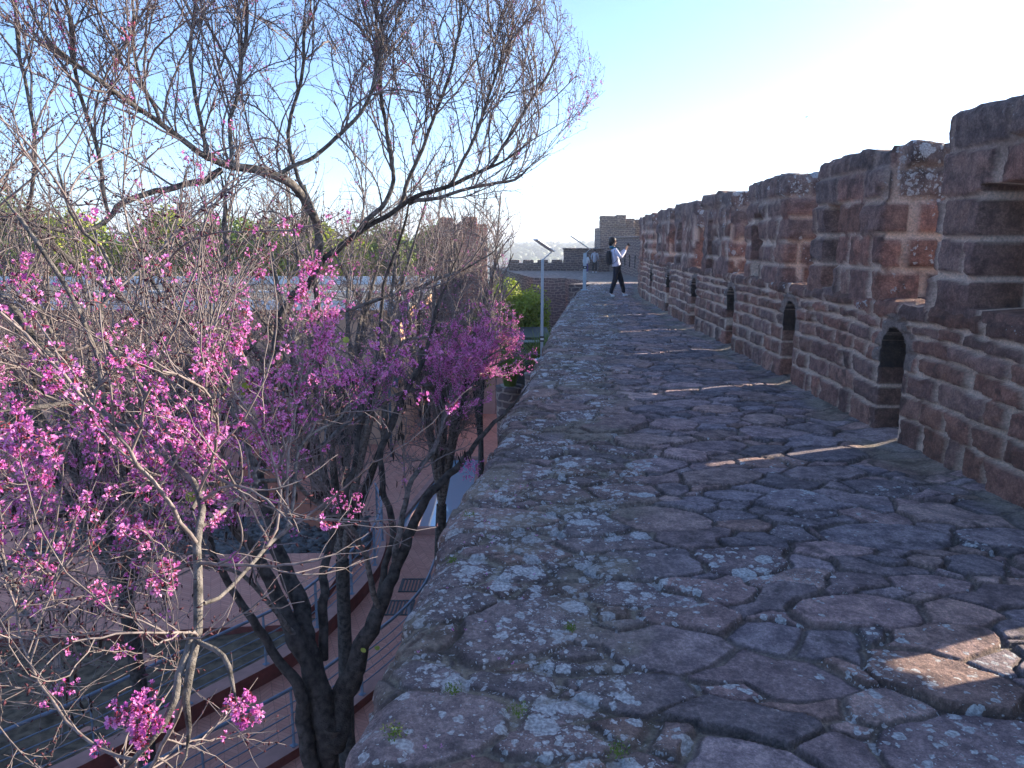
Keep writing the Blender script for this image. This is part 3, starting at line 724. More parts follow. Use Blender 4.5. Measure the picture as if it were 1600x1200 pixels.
# ------------------------------------------------------------------ far part of the castle
def far_platform():
    poly = [(2.2, 29.5), (5.4, 29.5), (7.0, 36), (10.4, 68), (-2, 68), (1.3, 47.5), (3.3, 47.0), (4.1, 40), (3.2, 33)]
    m = MB(); n = len(poly)
    z = [-.06, -.06, -.35, -.7, -.7, -.7, -.7, -.5, -.2]
    V = [(x, y, zz) for (x, y), zz in zip(poly, z)] + [(x, y, GZ) for x, y in poly]
    m.add(V, [(0, 1, 2, 7, 8), (2, 3, 6, 7), (3, 4, 5, 6)], 0)
    for i in range(n):
        j = (i + 1) % n; m.F.append((i, n + i, n + j, j)); m.M.append(1)
    o = m.build('far_walkway', [simple('far_paving', (.23, .185, .16), .9, .6, 4, 1.0), M['farwall']]); tag(o, kind='structure')
far_platform()
def far_block(name, parts, label, mat, cat='wall', rough=.05, cap=True):
    """parts: list of (x,y,z0,z1,sx,sy,rz) boxes, subdivided and roughened"""
    root = empty(name, (parts[0][1], parts[0][2], parts[0][3])); tag(root, label, cat)
    for i, (nm, x, y, z0, z1, sx, sy, rz) in enumerate(parts):
        bm = bmesh.new(); bmesh.ops.create_cube(bm, size=1)
        bmesh.ops.scale(bm, vec=(sx, sy, z1 - z0), verts=bm.verts)
        bmesh.ops.bevel(bm, geom=bm.edges[:], offset=.04, segments=1, affect='EDGES')
        bmesh.ops.subdivide_edges(bm, edges=[e for e in bm.edges if e.calc_length() > .5], cuts=6, use_grid_fill=True)
        rr = random.Random(i + len(name))
        for v in bm.verts: v.co += Vector((rr.uniform(-1, 1), rr.uniform(-1, 1), rr.uniform(-1, 1))) * rough * .5
        me = bpy.data.meshes.new(nm); bm.to_mesh(me); bm.free(); me.materials.append(mat if not isinstance(mat, dict) else mat[nm])
        o = bpy.data.objects.new(nm, me); COL.objects.link(o)
        o.location = (x, y, (z0 + z1) / 2); o.rotation_euler = (0, 0, rz); adopt(o, root)
    return root
MF = M['farwall']; MS = M['farwall_side']
# rear stretch of the parapet that turns back towards the tower
r_ = math.atan2(20, .75) - R(90)
far_block('rear_parapet', [('wall', 7.55, 49, -1.2, 1.72, .6, 23, r_), ('coping', 7.55, 49, 1.72, 1.84, .75, 23.1, r_)] +
          [('slit', 7.55 - .31 + (k - 3) * .097, 49 + (k - 3) * 2.6, .0, .75, .03, .16, r_) for k in range(8)],
          'rear parapet with narrow slits running back to the tower beyond the woman', {'wall': MS, 'coping': MS, 'slit': M['dark']})
far_block('stone_tower', [('wall', 8.75, 66, -6.4, 2.6, 2.9, 4.4, 0), ('merlon', 7.95, 64.2, 2.6, 3.55, 1.3, .8, 0), ('merlon', 9.0, 64.1, 2.6, 3.62, .8, .8, 0), ('merlon', 9.85, 64.6, 2.6, 3.35, .7, .6, 0), ('wing_wall', 10.85, 65.6, -1, 3.3, 1.1, .9, 0)],
          'square brown stone tower with battlements rising beyond the woman', MF, 'tower')
far_block('parapet_end', [('wall', 12.0, 64, -1, 3.55, 1.7, .9, 0), ('merlon', 12.6, 64, 3.5, 3.8, .6, .8, 0)], 'lone tall merlon block showing just above the near parapet', MF, 'wall')
far_block('stepped_wall', [('wall', 5.45, 58.5, -.9, .90, 3.0, .8, 0), ('coping', 5.45, 58.4, .90, 1.0, 3.15, .95, 0)], 'tall brown block of wall behind the two distant visitors', MF)
fp = [('wall', 1.9, 58.7, -.9, -.12, 4.3, .7, 0)] + [('merlon', .15 + k * 1.1, 58.7, -.14, .10, .78, .6, 0) for k in range(4)]
far_block('low_parapet', fp, 'low brown parapet overlooking the wooded hills beside the light post', MF)
far_block('stone_block', [('wall', 6.75, 56.5, -.9, .52, .8, .9, 0)], 'low square stone block beside the standing visitor in the pale coat', MF)
far_block('red_tower', [('wall', -3.15, 47, GZ, 2.55, 2.5, 3.0, R(20)), ('merlon', -2.5, 45.8, 2.5, 2.95, .7, .7, R(20)), ('merlon', -3.9, 45.4, 2.5, 2.9, .7, .7, R(20))], 'square reddish stone tower half hidden behind the redbud twigs', M['tower_red'], 'tower')

# ------------------------------------------------------------------ light posts
def light_post(x, y, z0, h, a, dz, blade_l, label, pw_=.06, band=.62):
    root = empty('light_post', (x, y, z0)); tag(root, label, 'light post', 'angled blade light posts along the walk')
    m = MB(); m.box((x, y, z0 + h / 2), (pw_, .05, h)); adopt(m.build('post', M['post'], None, bevel=.006), root)
    m = MB(); m.box((x, y, z0 + .008), (.24, .2, .016)); m.box((x - .07, y, z0 + .03), (.02, .02, .03)); m.box((x + .07, y, z0 + .03), (.02, .02, .03)); adopt(m.build('base_plate', M['post'], None), root)
    m = MB(); m.tube([(x, y, z0 + h - .01), (x + .05, y, z0 + h + .03), (x + .15, y + dz * .02, z0 + h + .12)], .009, 8); adopt(m.build('bracket', M['post'], None), root)
    m = MB(); e = Vector((x + .17, y, z0 + h + .13)); dr = Vector((-math.cos(a), dz, math.sin(a))).normalized()
    c = e + dr * blade_l / 2
    rz = math.atan2(dr.y, dr.x); ry = -math.asin(dr.z)
    m.box(tuple(c), (blade_l, .13, .02), rz, 0, 0, ry); adopt(m.build('lamp_blade', simple('blade_aluminium', (.78, .80, .78), .4, .08, 3, 0, .5), None, bevel=.004), root)
    m = MB(); m.box((x - .0, y - .045, z0 + h * band), (pw_ + .02, .03, .09)); adopt(m.build('label_band', M['dark'], None), root)
    m = MB(); m.box((x - .0, y - .0625, z0 + h * band), (.055, .005, .035)); adopt(m.build('label', M['white'], None), root)
light_post(.50, 12.55, -.35, 1.68, R(33), -.55, .40, 'pale light post bolted at the edge of the walk beside the grass tufts', .046, .22)
light_post(2.42, 25.4, -.02, 1.22, R(33), -.15, .80, 'pale light post with black band standing in front of the distant visitors', .11)

# ------------------------------------------------------------------ leafy vegetation
def leaf_cloud(C, Rd, N, size, seed, shell=.55, clump=18, flat_=.25):
    rg = np.random.default_rng(seed)
    cl = rg.normal(0, 1, (clump, 3)); cl /= np.linalg.norm(cl, axis=1)[:, None]; cl *= rg.uniform(.35, .85, (clump, 1))
    cl[:, 2] = np.abs(cl[:, 2]) * 1.0 - .25
    k = rg.integers(0, clump, N); d = rg.normal(0, 1, (N, 3)); d /= np.linalg.norm(d, axis=1)[:, None]
    rr = rg.uniform(.20, .46, clump)[k, None] * rg.uniform(shell, 1.08, (N, 1))
    P = (cl[k] + d * rr) * np.array(Rd) + np.array(C)
    nrm = d * .7 + rg.normal(0, .6, (N, 3)); nrm /= np.linalg.norm(nrm, axis=1)[:, None]
    t = np.cross(nrm, rg.normal(0, 1, (N, 3))); t /= np.linalg.norm(t, axis=1)[:, None]; b = np.cross(nrm, t)
    s = size * rg.uniform(.6, 1.3, (N, 1))
    V = np.stack([P - t * s, P + b * s * .45 + nrm * s * .1, P + t * s, P - b * s * .45 + nrm * s * .1], 1).reshape(-1, 3)
    return V, np.arange(4 * N).reshape(-1, 4)
def leaf_mat(name, c1, c2, tr=.3):
    n = NT(name, .55); f = n.ss(n.noise(1.6, 4, .6, n.geo()), .35, .65); f2 = n.noise(11, 3, .6, n.geo())
    c = n.mix(f, c1 + (1,), c2 + (1,)); c = n.mix(n.ss(f2, .3, .7, 0, .5), c, n.mix(1, c, (.55, .6, .5, 1), 'MULTIPLY'))
    n.color(c); t = n.n('BsdfTranslucent'); n.set(t.inputs[0], c); mx = n.n('MixShader'); mx.inputs[0].default_value = tr
    out = [q for q in n.t.nodes if q.type == 'OUTPUT_MATERIAL'][0]
    n.t.links.new(n.b.outputs[0], mx.inputs[1]); n.t.links.new(t.outputs[0], mx.inputs[2]); n.t.links.new(mx.outputs[0], out.inputs[0])
    return n.m
M['leaf_y'] = leaf_mat('yellow_green_leaves', (.27, .34, .035), (.42, .45, .06))
M['leaf_g'] = leaf_mat('green_leaves', (.12, .19, .03), (.21, .28, .05))
M['leaf_d'] = leaf_mat('dark_green_leaves', (.022, .045, .015), (.045, .075, .022), .15)
def tree(x, y, z0, top, rad, mat, N, size, seed, name, label, group=None, trunk_r=.16, low=.3):
    root = empty(name, (x, y, z0)); tag(root, label, 'tree' if 'tree' in name else 'shrub', group)
    h = top - z0; cz = z0 + h * (1 + low) / 2; Rz = h * (1 - low) / 2
    V, F = leaf_cloud((x, y, cz), (rad, rad * .85, Rz), N, size, seed, clump=26)
    o = mesh_np('crown', V, F, mat); adopt(o, root)
    m = MB(); rr = random.Random(seed)
    m.tube([(x, y, z0 - .1), (x + rr.uniform(-.1, .1), y, z0 + h * .3), (x + rr.uniform(-.2, .2), y + .1, cz)], [trunk_r, trunk_r * .8, trunk_r * .45], 8)
    for k in range(5):
        a = rr.uniform(0, 6.28); m.tube([(x, y, z0 + h * (.25 + .06 * k)), (x + math.cos(a) * rad * .3, y + math.sin(a) * rad * .3, cz), (x + math.cos(a) * rad * .6, y + math.sin(a) * rad * .6, cz + Rz * .4)], [trunk_r * .5, trunk_r * .3, .02], 6)
    adopt(m.build('trunk', M['bark'], None, True), root)
    return root
GT = 'leafy trees beyond the courtyard building'
spec = [(-33, 50, 4.5, 4.2, 'leaf_g', 'tall loose green tree'), (-27.5, 47, 3.3, 3.4, 'leaf_y', 'yellow green tree'), (-22.5, 49, 3.0, 3.3, 'leaf_y', 'broad yellow green tree'), (-18, 46.5, 2.5, 2.8, 'leaf_g', 'mid green tree'),
        (-14.6, 48, 2.6, 2.6, 'leaf_y', 'bright yellow green tree'), (-11.2, 47, 2.2, 2.3, 'leaf_y', 'rounded yellow green tree'), (-8.2, 49, 2.0, 2.2, 'leaf_g', 'small green tree'), (-5.6, 52, 1.9, 2.2, 'leaf_g', 'dull green tree')]
plc = ['at the far left end of the row', 'second from the left end of the row', 'third from the left end of the row', 'fourth in the row above the flat roof', 'fifth in the row above the flat roof', 'beside the dark cypress on its near side', 'just right of the dark cypress', 'next to the reddish tower']
for i, (x, y, t, r, mt, l) in enumerate(spec):
    tree(x, y, GZ, t + 1.4, r * 1.2, M[mt], 11000, .17, 50 + i, 'leafy_tree', l + ' ' + plc[i], GT, .2, .35)
# cypress
cy = empty('cypress_tree', (-12.3, 46.2, GZ)); tag(cy, 'slim dark cypress rising behind the arching redbud limb', 'tree')
rg = np.random.default_rng(9); N = 7000; zz = rg.uniform(0, 1, N); th = rg.uniform(0, 6.28, N); rr = .75 * np.minimum(zz * 6, 1) * (1 - zz) ** .55 * rg.uniform(.6, 1.1, N)
Pp = np.stack([-12.3 + rr * np.cos(th), 46.2 + rr * np.sin(th), GZ + 1 + zz * 10.2], -1); t = np.stack([np.cos(th) * .3, np.sin(th) * .3, np.ones(N)], -1) * .16; b = np.stack([-np.sin(th), np.cos(th), 0 * th], -1) * .05
V = np.stack([Pp - t, Pp + b, Pp + t, Pp - b], 1).reshape(-1, 3); adopt(mesh_np('crown', V, np.arange(4 * N).reshape(-1, 4), M['leaf_d']), cy)
m = MB(); m.tube([(-12.3, 46.2, GZ), (-12.3, 46.2, GZ + 9)], [.14, .03], 8); adopt(m.build('trunk', M['bark'], None), cy)
# shrubs next to the walk
tree(.05, 24.0, GZ, .80, 1.5, M['leaf_y'], 22000, .055, 80, 'shrub_tree', 'dense yellow green shrub lit on top beside the wall walk', None, .1, .5)
tree(-.95, 22.3, GZ, .35, 1.2, M['leaf_y'], 12000, .06, 81, 'shrub_tree', 'yellow green shrub between the redbuds and the taller shrub', None, .1, .45)
tree(.75, 27.0, GZ, -.2, 1.1, M['leaf_d'], 12000, .06, 82, 'dark_shrub', 'dark green shrub in the shade under the lit shrub', None, .1, .02)
def grass_tuft(x, y, z, n, L, seed, label):
    rg = np.random.default_rng(seed); V = []; F = []
    a = rg.uniform(0, 6.28, n); ln = L * rg.uniform(.6, 1.1, n); sp = rg.uniform(.15, .75, n); k = np.linspace(0, 1, 6)
    d = np.stack([np.cos(a), np.sin(a), 0 * a], -1); side = np.stack([-np.sin(a), np.cos(a), 0 * a], -1)
    P = np.array((x, y, z)) + d[:, None] * (rg.uniform(0, .15, n)[:, None, None] + (sp * ln)[:, None, None] * (k ** 1.6)[None, :, None])
    P[..., 2] += ln[:, None] * (k - .75 * sp[:, None] * k ** 2.6)
    w = .007 * (1 - k * .9)[None, :, None] * 1.4
    A = P - side[:, None] * w; B = P + side[:, None] * w; V = np.stack([A, B], 2).reshape(-1, 3)
    i = (np.arange(n)[:, None] * 12 + np.arange(5)[None] * 2).ravel(); F = np.stack([i, i + 1, i + 3, i + 2], -1)
    o = mesh_np('grass_tuft', V, F, M['leaf_g']); tag(o, label, 'ornamental grass', 'arching grass tufts below the wall walk')
grass_tuft(.62, 16.3, -1.25, 420, 1.15, 1, 'green arching grass tuft right behind the nearer light post')
grass_tuft(-.05, 18.2, -1.9, 420, 1.35, 2, 'green arching grass tuft left of the light post under the shrub')
grass_tuft(1.0, 18.4, -1.2, 300, .9, 3, 'smaller green grass tuft against the edge of the walk')
for (x, y, z, l) in [(.62, 16.3, -1.25, 'tall stone planter'), (-.05, 18.2, -1.9, 'stone planter'), (1.0, 18.4, -1.2, 'narrow stone planter')]:
    m = MB(); m.tube([(x, y, GZ), (x, y, GZ + 1), (x, y, z - .05), (x, y, z + .02)], [.3, .27, .34, .36], 16)
    o = m.build('planter', M['farwall'], None, True); tag(o, l + {16.3: ' under the grass tuft by the light post', 18.2: ' under the leftmost grass tuft', 18.4: ' against the side of the wall walk'}[y], 'planter')

# ------------------------------------------------------------------ distant hills' woods, houses and masts
rg = np.random.default_rng(77); N = 5200
azs = R(1) * rg.uniform(-38, 12, N); rd = rg.uniform(430, 1500, N) ** 1
X = rd * np.sin(azs); Y = rd * np.cos(azs)
def terr_z(X, Y):
    Rr = np.hypot(X, Y); az = np.degrees(np.arctan2(X, Y)); low = sstep(60, 220, Rr) * -34
    hill = sstep(350, 900, Rr) * (31 + 9 * fbm(X / 260, Y / 260, 4, 4) + 3 * fbm(X / 60, Y / 60, 14, 3) - .12 * np.clip(az, -60, 60)); hill *= 1 - .5 * sstep(1200, 3000, Rr)
    return GZ - .05 + low + hill
Z = terr_z(X, Y); ok = vn(X / 90, Y / 90, 5) > .32; X, Y, Z = X[ok], Y[ok], Z[ok]; n_ = len(X)
sz = rg.uniform(2.2, 5.2, (n_, 1)) * np.array((1.2, 1.2, .95))
V, F = blobs(np.stack([X, Y, Z + sz[:, 2] * .5], -1), sz, 8, .22)
o = mesh_np('distant_woods', V, F, leaf_mat('distant_leaves', (.03, .055, .02), (.075, .10, .04), .1)); tag(o, 'hazy wooded hillside on the horizon', 'woods', kind='stuff')
def house(px, D, wd, hh, wall, label):
    x = (px - 800) / FPX * D / CP; z = float(terr_z(np.array([x]), np.array([D]))[0])
    root = empty('distant_house', (x, D, z)); tag(root, label, 'house', 'far houses on the wooded hill')
    m = MB(); m.box((x, D, z + hh / 2 - .5), (wd, 8, hh + 1)); adopt(m.build('wall', M['white'] if wall else M['render'], None), root)
    m = MB(); a = wd / 2 + .4; m.add([(x - a, D - 4.5, z + hh), (x + a, D - 4.5, z + hh), (x + a, D + 4.5, z + hh), (x - a, D + 4.5, z + hh), (x - a, D, z + hh + 2.2), (x + a, D, z + hh + 2.2)], [(0, 1, 5, 4), (3, 4, 5, 2), (0, 4, 3), (1, 2, 5), (0, 3, 2, 1)])
    adopt(m.build('roof', M['tower_red'], None), root)
    for k in range(3):
        m = MB(); m.box((x - wd * .3 + k * wd * .3, D - 4.02, z + hh * .55), (1.2, .06, 1.5)); adopt(m.build('window', M['dark'], None), root)
house(792, 620, 13, 6, 1, 'white house with several windows on the hill, farthest left of the far houses')
house(806, 640, 8, 5, 1, 'small white house halfway along the hill'); house(826, 560, 10, 5, 0, 'peach coloured house low on the wooded hill')
house(770, 650, 9, 6, 1, 'white house partly behind the redbud twigs')
for i, (px, D, hh) in enumerate([(822, 900, 17), (847, 950, 15), (863, 930, 20), (903, 980, 14)]):
    x = (px - 800) / FPX * D / CP; z = float(terr_z(np.array([x]), np.array([D]))[0])
    m = MB(); m.tube([(x, D, z - 1), (x, D, z + hh)], [.55, .3], 6); m.box((x, D, z + hh * .92), (3.0, .3, .3)); m.box((x, D, z + hh * .78), (3.8, .3, .3))
    tag(m.build('pylon', M['grate']), ['lattice mast above the hill, leftmost of the far masts', 'slim mast second from the left on the skyline', 'tallest mast on the skyline', 'short mast above the blade of the farther light post'][i], 'mast', 'masts on the skyline')
#PART3
# ------------------------------------------------------------------ redbud trees
def cr(pts, n):                             # Catmull-Rom through (k,d) rows
    p = np.array(pts, float); q = np.vstack([2 * p[0] - p[1], p, 2 * p[-1] - p[-2]])
    d = np.r_[0, np.cumsum(np.linalg.norm(np.diff(p[:, :3], axis=0), axis=1))]; out = []
    for s in np.linspace(0, d[-1], n):
        i = min(np.searchsorted(d, s, side='right') - 1, len(p) - 2); t = (s - d[i]) / (d[i + 1] - d[i] + 1e-9)
        a, b, c, e = q[i], q[i + 1], q[i + 2], q[i + 3]
        out.append(.5 * ((2 * b) + (c - a) * t + (2 * a - 5 * b + 4 * c - e) * t * t + (3 * b - a - 3 * c + e) * t ** 3))
    return np.array(out)
def limb_px(rows, tap=True):                           # rows (px,py,Y,radius px) -> (n,4) world polyline with radius
    w_ = []
    for px, py, Y, r in rows:
        P = at(px, py, Y); D = np.linalg.norm(P - np.array((0, 0, CAM_H))); w_.append((*P, r * D / FPX))
    w_ = np.array(w_); L = np.linalg.norm(np.diff(w_[:, :3], axis=0), axis=1).sum(); n = max(8, int(L / .07))
    o = cr(w_, n); k = np.arange(n)
    o[:, 3] = np.maximum(o[:, 3] * np.clip((n - 1 - k) / (.18 * n), .22, 1), .0018)
    jit = np.stack([fbm(o[:, 0] * 3 + c * 9 + px, o[:, 2] * 3 + o[:, 1] * 2, c, 3) for c in range(3)], -1)
    jit = jit + .35 * np.stack([fbm(k * .45 + px, k * 0 + c * 7 + py, c + 5, 2) for c in range(3)], -1)
    o[1:, :3] += jit[1:] * np.minimum(.07, .022 + o[1:, 3:4] * .9)
    return o
def tubes(PL, RD, sides):
    """PL (M,n,3) RD (M,n) -> verts, faces"""
    M_, n = RD.shape; T = np.gradient(PL, axis=1); T /= np.linalg.norm(T, axis=2)[..., None] + 1e-9
    m = T.mean(1); ref = np.where(np.abs(m[:, 2:3]) < .75, np.array([[0, 0, 1.]]), np.array([[1., 0, 0]]))
    A = np.cross(T, ref[:, None]); A /= np.linalg.norm(A, axis=2)[..., None] + 1e-9; B = np.cross(T, A)
    th = np.arange(sides) * 2 * np.pi / sides
    V = PL[:, :, None] + RD[:, :, None, None] * (A[:, :, None] * np.cos(th)[:, None] + B[:, :, None] * np.sin(th)[:, None])
    base = (np.arange(M_) * n * sides)[:, None, None]; i = (np.arange(n - 1) * sides)[None, :, None]; j = np.arange(sides)[None, None]; j2 = (j + 1) % sides
    F = np.stack([base + i + j, base + i + j2, base + i + sides + j2, base + i + sides + j], -1).reshape(-1, 4)
    return V.reshape(-1, 3), F
def join(L):
    V = []; F = []; n = 0
    for v, f in L: V.append(v); F.append(f + n); n += len(v)
    return np.vstack(V), np.vstack(F)
XM_Y = [-400, 0, 30, 130, 180, 260, 330, 420, 480, 540, 620, 680, 760, 830, 900, 1000, 1100, 1300]
XM_X = [830, 880, 905, 955, 935, 845, 812, 790, 800, 848, 852, 790, 762, 705, 655, 605, 560, 520]
def allowed(P, slack=0):
    """crown envelope: keeps twigs out of the wall, off the walk and away from the viewpoint"""
    x, y, z = P[..., 0], P[..., 1], P[..., 2]
    px, py, fw = pxof(P)
    ok = px < np.interp(py, XM_Y, XM_X) + slack
    ok &= ~((x > xL(y) - .12) & (z < .10))
    ok &= np.sqrt(x * x + y * y + (z - CAM_H) ** 2) > 1.15
    ok &= ~((y < 1.1) & (x > -.9))
    ok &= ~((np.hypot(px - 925, py - 400) < 60))
    return ok
def shoots(parents, per_m, L0, L1, r0, ang, up, seed, tmin=.15, nseg=9, zig=.18, thin=1., endk=.35):
    """parents: list of (n,4) or array (M,n,4). returns (K,nseg,4)"""
    rg = np.random.default_rng(seed); st = []; tg = []; pr = []; tt = []
    for p in parents:
        d = np.linalg.norm(np.diff(p[:, :3], axis=0), axis=1).sum(); k = rg.poisson(max(d * per_m, .01))
        if k == 0: continue
        t = rg.uniform(tmin, 1, k) ** .9 * (len(p) - 1.001); i = t.astype(int); f = (t - i)[:, None]
        P = p[i] * (1 - f) + p[np.minimum(i + 1, len(p) - 1)] * f
        T = p[np.minimum(i + 1, len(p) - 1), :3] - p[np.maximum(i - 1, 0), :3]; T /= np.linalg.norm(T, axis=1)[:, None] + 1e-9
        st.append(P[:, :3]); tg.append(T); pr.append(P[:, 3]); tt.append(t / len(p))
    st = np.vstack(st); tg = np.vstack(tg); pr = np.concatenate(pr); tt = np.concatenate(tt); K = len(st)
    rnd = rg.normal(0, 1, (K, 3)); rnd -= (rnd * tg).sum(1)[:, None] * tg; rnd /= np.linalg.norm(rnd, axis=1)[:, None] + 1e-9
    a = R(1) * rg.normal(ang, 12, K)[:, None]
    D = tg * np.cos(a) + rnd * np.sin(a); D[:, 2] += up * .6; D /= np.linalg.norm(D, axis=1)[:, None]
    L = rg.uniform(L0, L1, K) * (1 - .45 * tt); step = L / (nseg - 1)
    P = st.copy(); out = [P.copy()]
    zv = np.cross(D, rg.normal(0, 1, (K, 3))); zv /= np.linalg.norm(zv, axis=1)[:, None] + 1e-9
    drift = rg.normal(0, .09, (K, 3))
    for s in range(nseg - 1):
        D = D + zv * (zig if s % 2 else -zig) + rg.normal(0, .07, (K, 3)) + drift; D[:, 2] += up * .16
        D /= np.linalg.norm(D, axis=1)[:, None]; P = P + D * step[:, None]; out.append(P.copy())
    PL = np.stack(out, 1); rr = np.minimum(r0 * rg.uniform(.75, 1.25, K), pr * .8) * thin
    RD = rr[:, None] * np.linspace(1, endk, nseg)[None] ** .8
    RD = np.maximum(RD, .0011); A = np.concatenate([PL, RD[..., None]], -1)
    ok = allowed(A[:, :, :3], 6).all(1)
    return A[ok]
def buds(nodes, dirs, seed, s=.0062):
    rg = np.random.default_rng(seed); N = len(nodes); sd = np.cross(dirs, rg.normal(0, 1, (N, 3))); sd /= np.linalg.norm(sd, axis=1)[:, None] + 1e-9
    d = dirs * .6 + sd * .8; d /= np.linalg.norm(d, axis=1)[:, None]; q = np.cross(d, sd); q /= np.linalg.norm(q, axis=1)[:, None] + 1e-9; e = np.cross(d, q)
    L = s * rg.uniform(.6, 1.6, (N, 1)); w_ = L * .42
    V = np.stack([nodes - d * L * .2, nodes + d * L * .7 + q * w_, nodes + d * L * .7 - q * w_ * .5 + e * w_ * .9, nodes + d * L * .7 - q * w_ * .5 - e * w_ * .9, nodes + d * L * 1.9], 1).reshape(-1, 3)
    f = np.array([(0, 2, 1), (0, 3, 2), (0, 1, 3), (4, 1, 2), (4, 2, 3), (4, 3, 1)])
    return V, (f[None] + (np.arange(N) * 5)[:, None, None]).reshape(-1, 3)
# one pea-flower: open petals (quads) and a dark calyx with stalk
def petal_proto():
    Q = []
    def petal(ax, side, L, W, lift, fold):
        # two quads folded along the middle, rooted near the calyx mouth
        ax = np.array(ax, float); ax /= np.linalg.norm(ax); side = np.array(side, float); up_ = np.cross(side, ax)
        b = ax * .0 + np.array((0, 0, .35)); m = b + ax * L * .55 + up_ * lift; t = b + ax * L + up_ * lift * .4
        l = m + side * W + up_ * fold; r = m - side * W + up_ * fold
        Q.append([b, r, t, m]); Q.append([b, m, t, l])
    petal((.9, 0, .55), (0, 1, 0), .62, .27, .06, .12)
    petal((-.25, .75, .65), (.9, .2, 0), .60, .20, .05, .10)
    petal((-.25, -.75, .65), (.9, -.2, 0), .60, .20, .05, .10)
    petal((-.5, .22, .85), (.3, .9, 0), .62, .22, .10, -.10)
    petal((-.5, -.22, .85), (.3, -.9, 0), .62, .22, .10, -.10)
    return np.array(Q)                      # (10,4,3), stalk along +z
PET = petal_proto()
def calyx_proto():
    r = .11; Q = []
    c = [np.array((r * math.cos(a), r * math.sin(a), .28)) for a in (0, 2.1, 4.2)]; b = [q * .35 + np.array((0, 0, -.02)) for q in c]
    c2 = [q * 1.1 + np.array((0, 0, .22)) for q in c]
    for i in range(3):
        j = (i + 1) % 3; Q.append([b[i], b[j], c[j], c[i]]); Q.append([c[i], c[j], c2[j] * .8, c2[i] * .8])
    for i in range(3):
        j = (i + 1) % 3; s1 = b[i] * .45 - np.array((0, 0, .45)); s2 = b[j] * .45 - np.array((0, 0, .45)); Q.append([s1, s2, b[j], b[i]])
    return np.array(Q)
CAL = calyx_proto()
def place(proto, pos, z, scale, seed):
    rg = np.random.default_rng(seed); N = len(pos); x = np.cross(z, rg.normal(0, 1, (N, 3))); x /= np.linalg.norm(x, axis=1)[:, None] + 1e-9; y = np.cross(z, x)
    B = np.stack([x, y, z], 1)              # rows
    V = np.einsum('qvk,nkc->nqvc', proto, B) * scale[:, None, None, None] + pos[:, None, None]
    V = V.reshape(-1, 3); return V, np.arange(len(V)).reshape(-1, 4)
def flower_geo(cent, dirs, cnt, spread, seed, open_frac=.7, size=.0185):
    """clusters at cent with cnt florets each"""
    rg = np.random.default_rng(seed); k = np.repeat(np.arange(len(cent)), cnt); N = len(k)
    d = rg.normal(0, 1, (N, 3)); d /= np.linalg.norm(d, axis=1)[:, None]; z = d + np.array((0, 0, -.15)); z /= np.linalg.norm(z, axis=1)[:, None]
    pos = cent[k] + dirs[k] * (rg.uniform(-1, 1, (N, 1)) * spread[k][:, None]) + z * size * .55
    sc = size * rg.uniform(.75, 1.15, N)
    op = rg.random(N) < (open_frac[k] if hasattr(open_frac, '__len__') else open_frac)
    pv = place(PET, pos[op], z[op], sc[op], seed + 1)
    cl = place(CAL * np.array((1, 1, 1.0)), pos, z, sc * np.where(op, 1, 1.15), seed + 2)
    return pv, cl
def pods_geo(pos, seed, big=1.):
    rg = np.random.default_rng(seed); N = len(pos); L = rg.uniform(.05, .095, (N, 1)) * big; w_ = L * .09
    a = rg.uniform(0, 6.28, N); s = np.stack([np.cos(a), np.sin(a), 0 * a], -1); dn = np.stack([rg.normal(0, .13, N), rg.normal(0, .13, N), -np.ones(N)], -1)
    nr = np.cross(s, dn) * .12
    p0 = pos + dn * .02; V = np.stack([pos, p0 + s * .001, p0 + dn * L * .3 + s * w_, p0 + dn * L * .3 - s * w_ + nr * w_, p0 + dn * L * .75 + s * w_ * .9 + nr * w_, p0 + dn * L * .75 - s * w_ * .8, p0 + dn * L], 1).reshape(-1, 3)
    f = np.array([(0, 1, 2), (1, 3, 2), (2, 3, 4), (3, 5, 4), (4, 5, 6)])
    return V, (f[None] + (np.arange(N) * 7)[:, None, None]).reshape(-1, 3)
def leaves_geo(pos, seed, s=.022):
    rg = np.random.default_rng(seed); V = []; F = []
    for i, p in enumerate(pos):
        th = np.linspace(0, 2 * np.pi, 15)[:-1]; rr = s * (1 - .35 * np.abs(np.sin(th / 2)) ** 8 * 1.2) * rg.uniform(.8, 1.2)
        nrm = rg.normal(0, 1, 3); nrm[1] -= 1.2; nrm /= np.linalg.norm(nrm); t = np.cross(nrm, (0, 0, 1.)); t /= np.linalg.norm(t); b = np.cross(nrm, t)
        ring = p + np.cos(th)[:, None] * rr[:, None] * b + np.sin(th)[:, None] * rr[:, None] * t * .9 + (np.abs(np.sin(th)) * .18 * s)[:, None] * nrm
        n0 = len(V); V.append(p); V += list(ring); F += [(n0, n0 + 1 + k, n0 + 1 + (k + 1) % 14) for k in range(14)]
    return np.array(V), np.array(F)

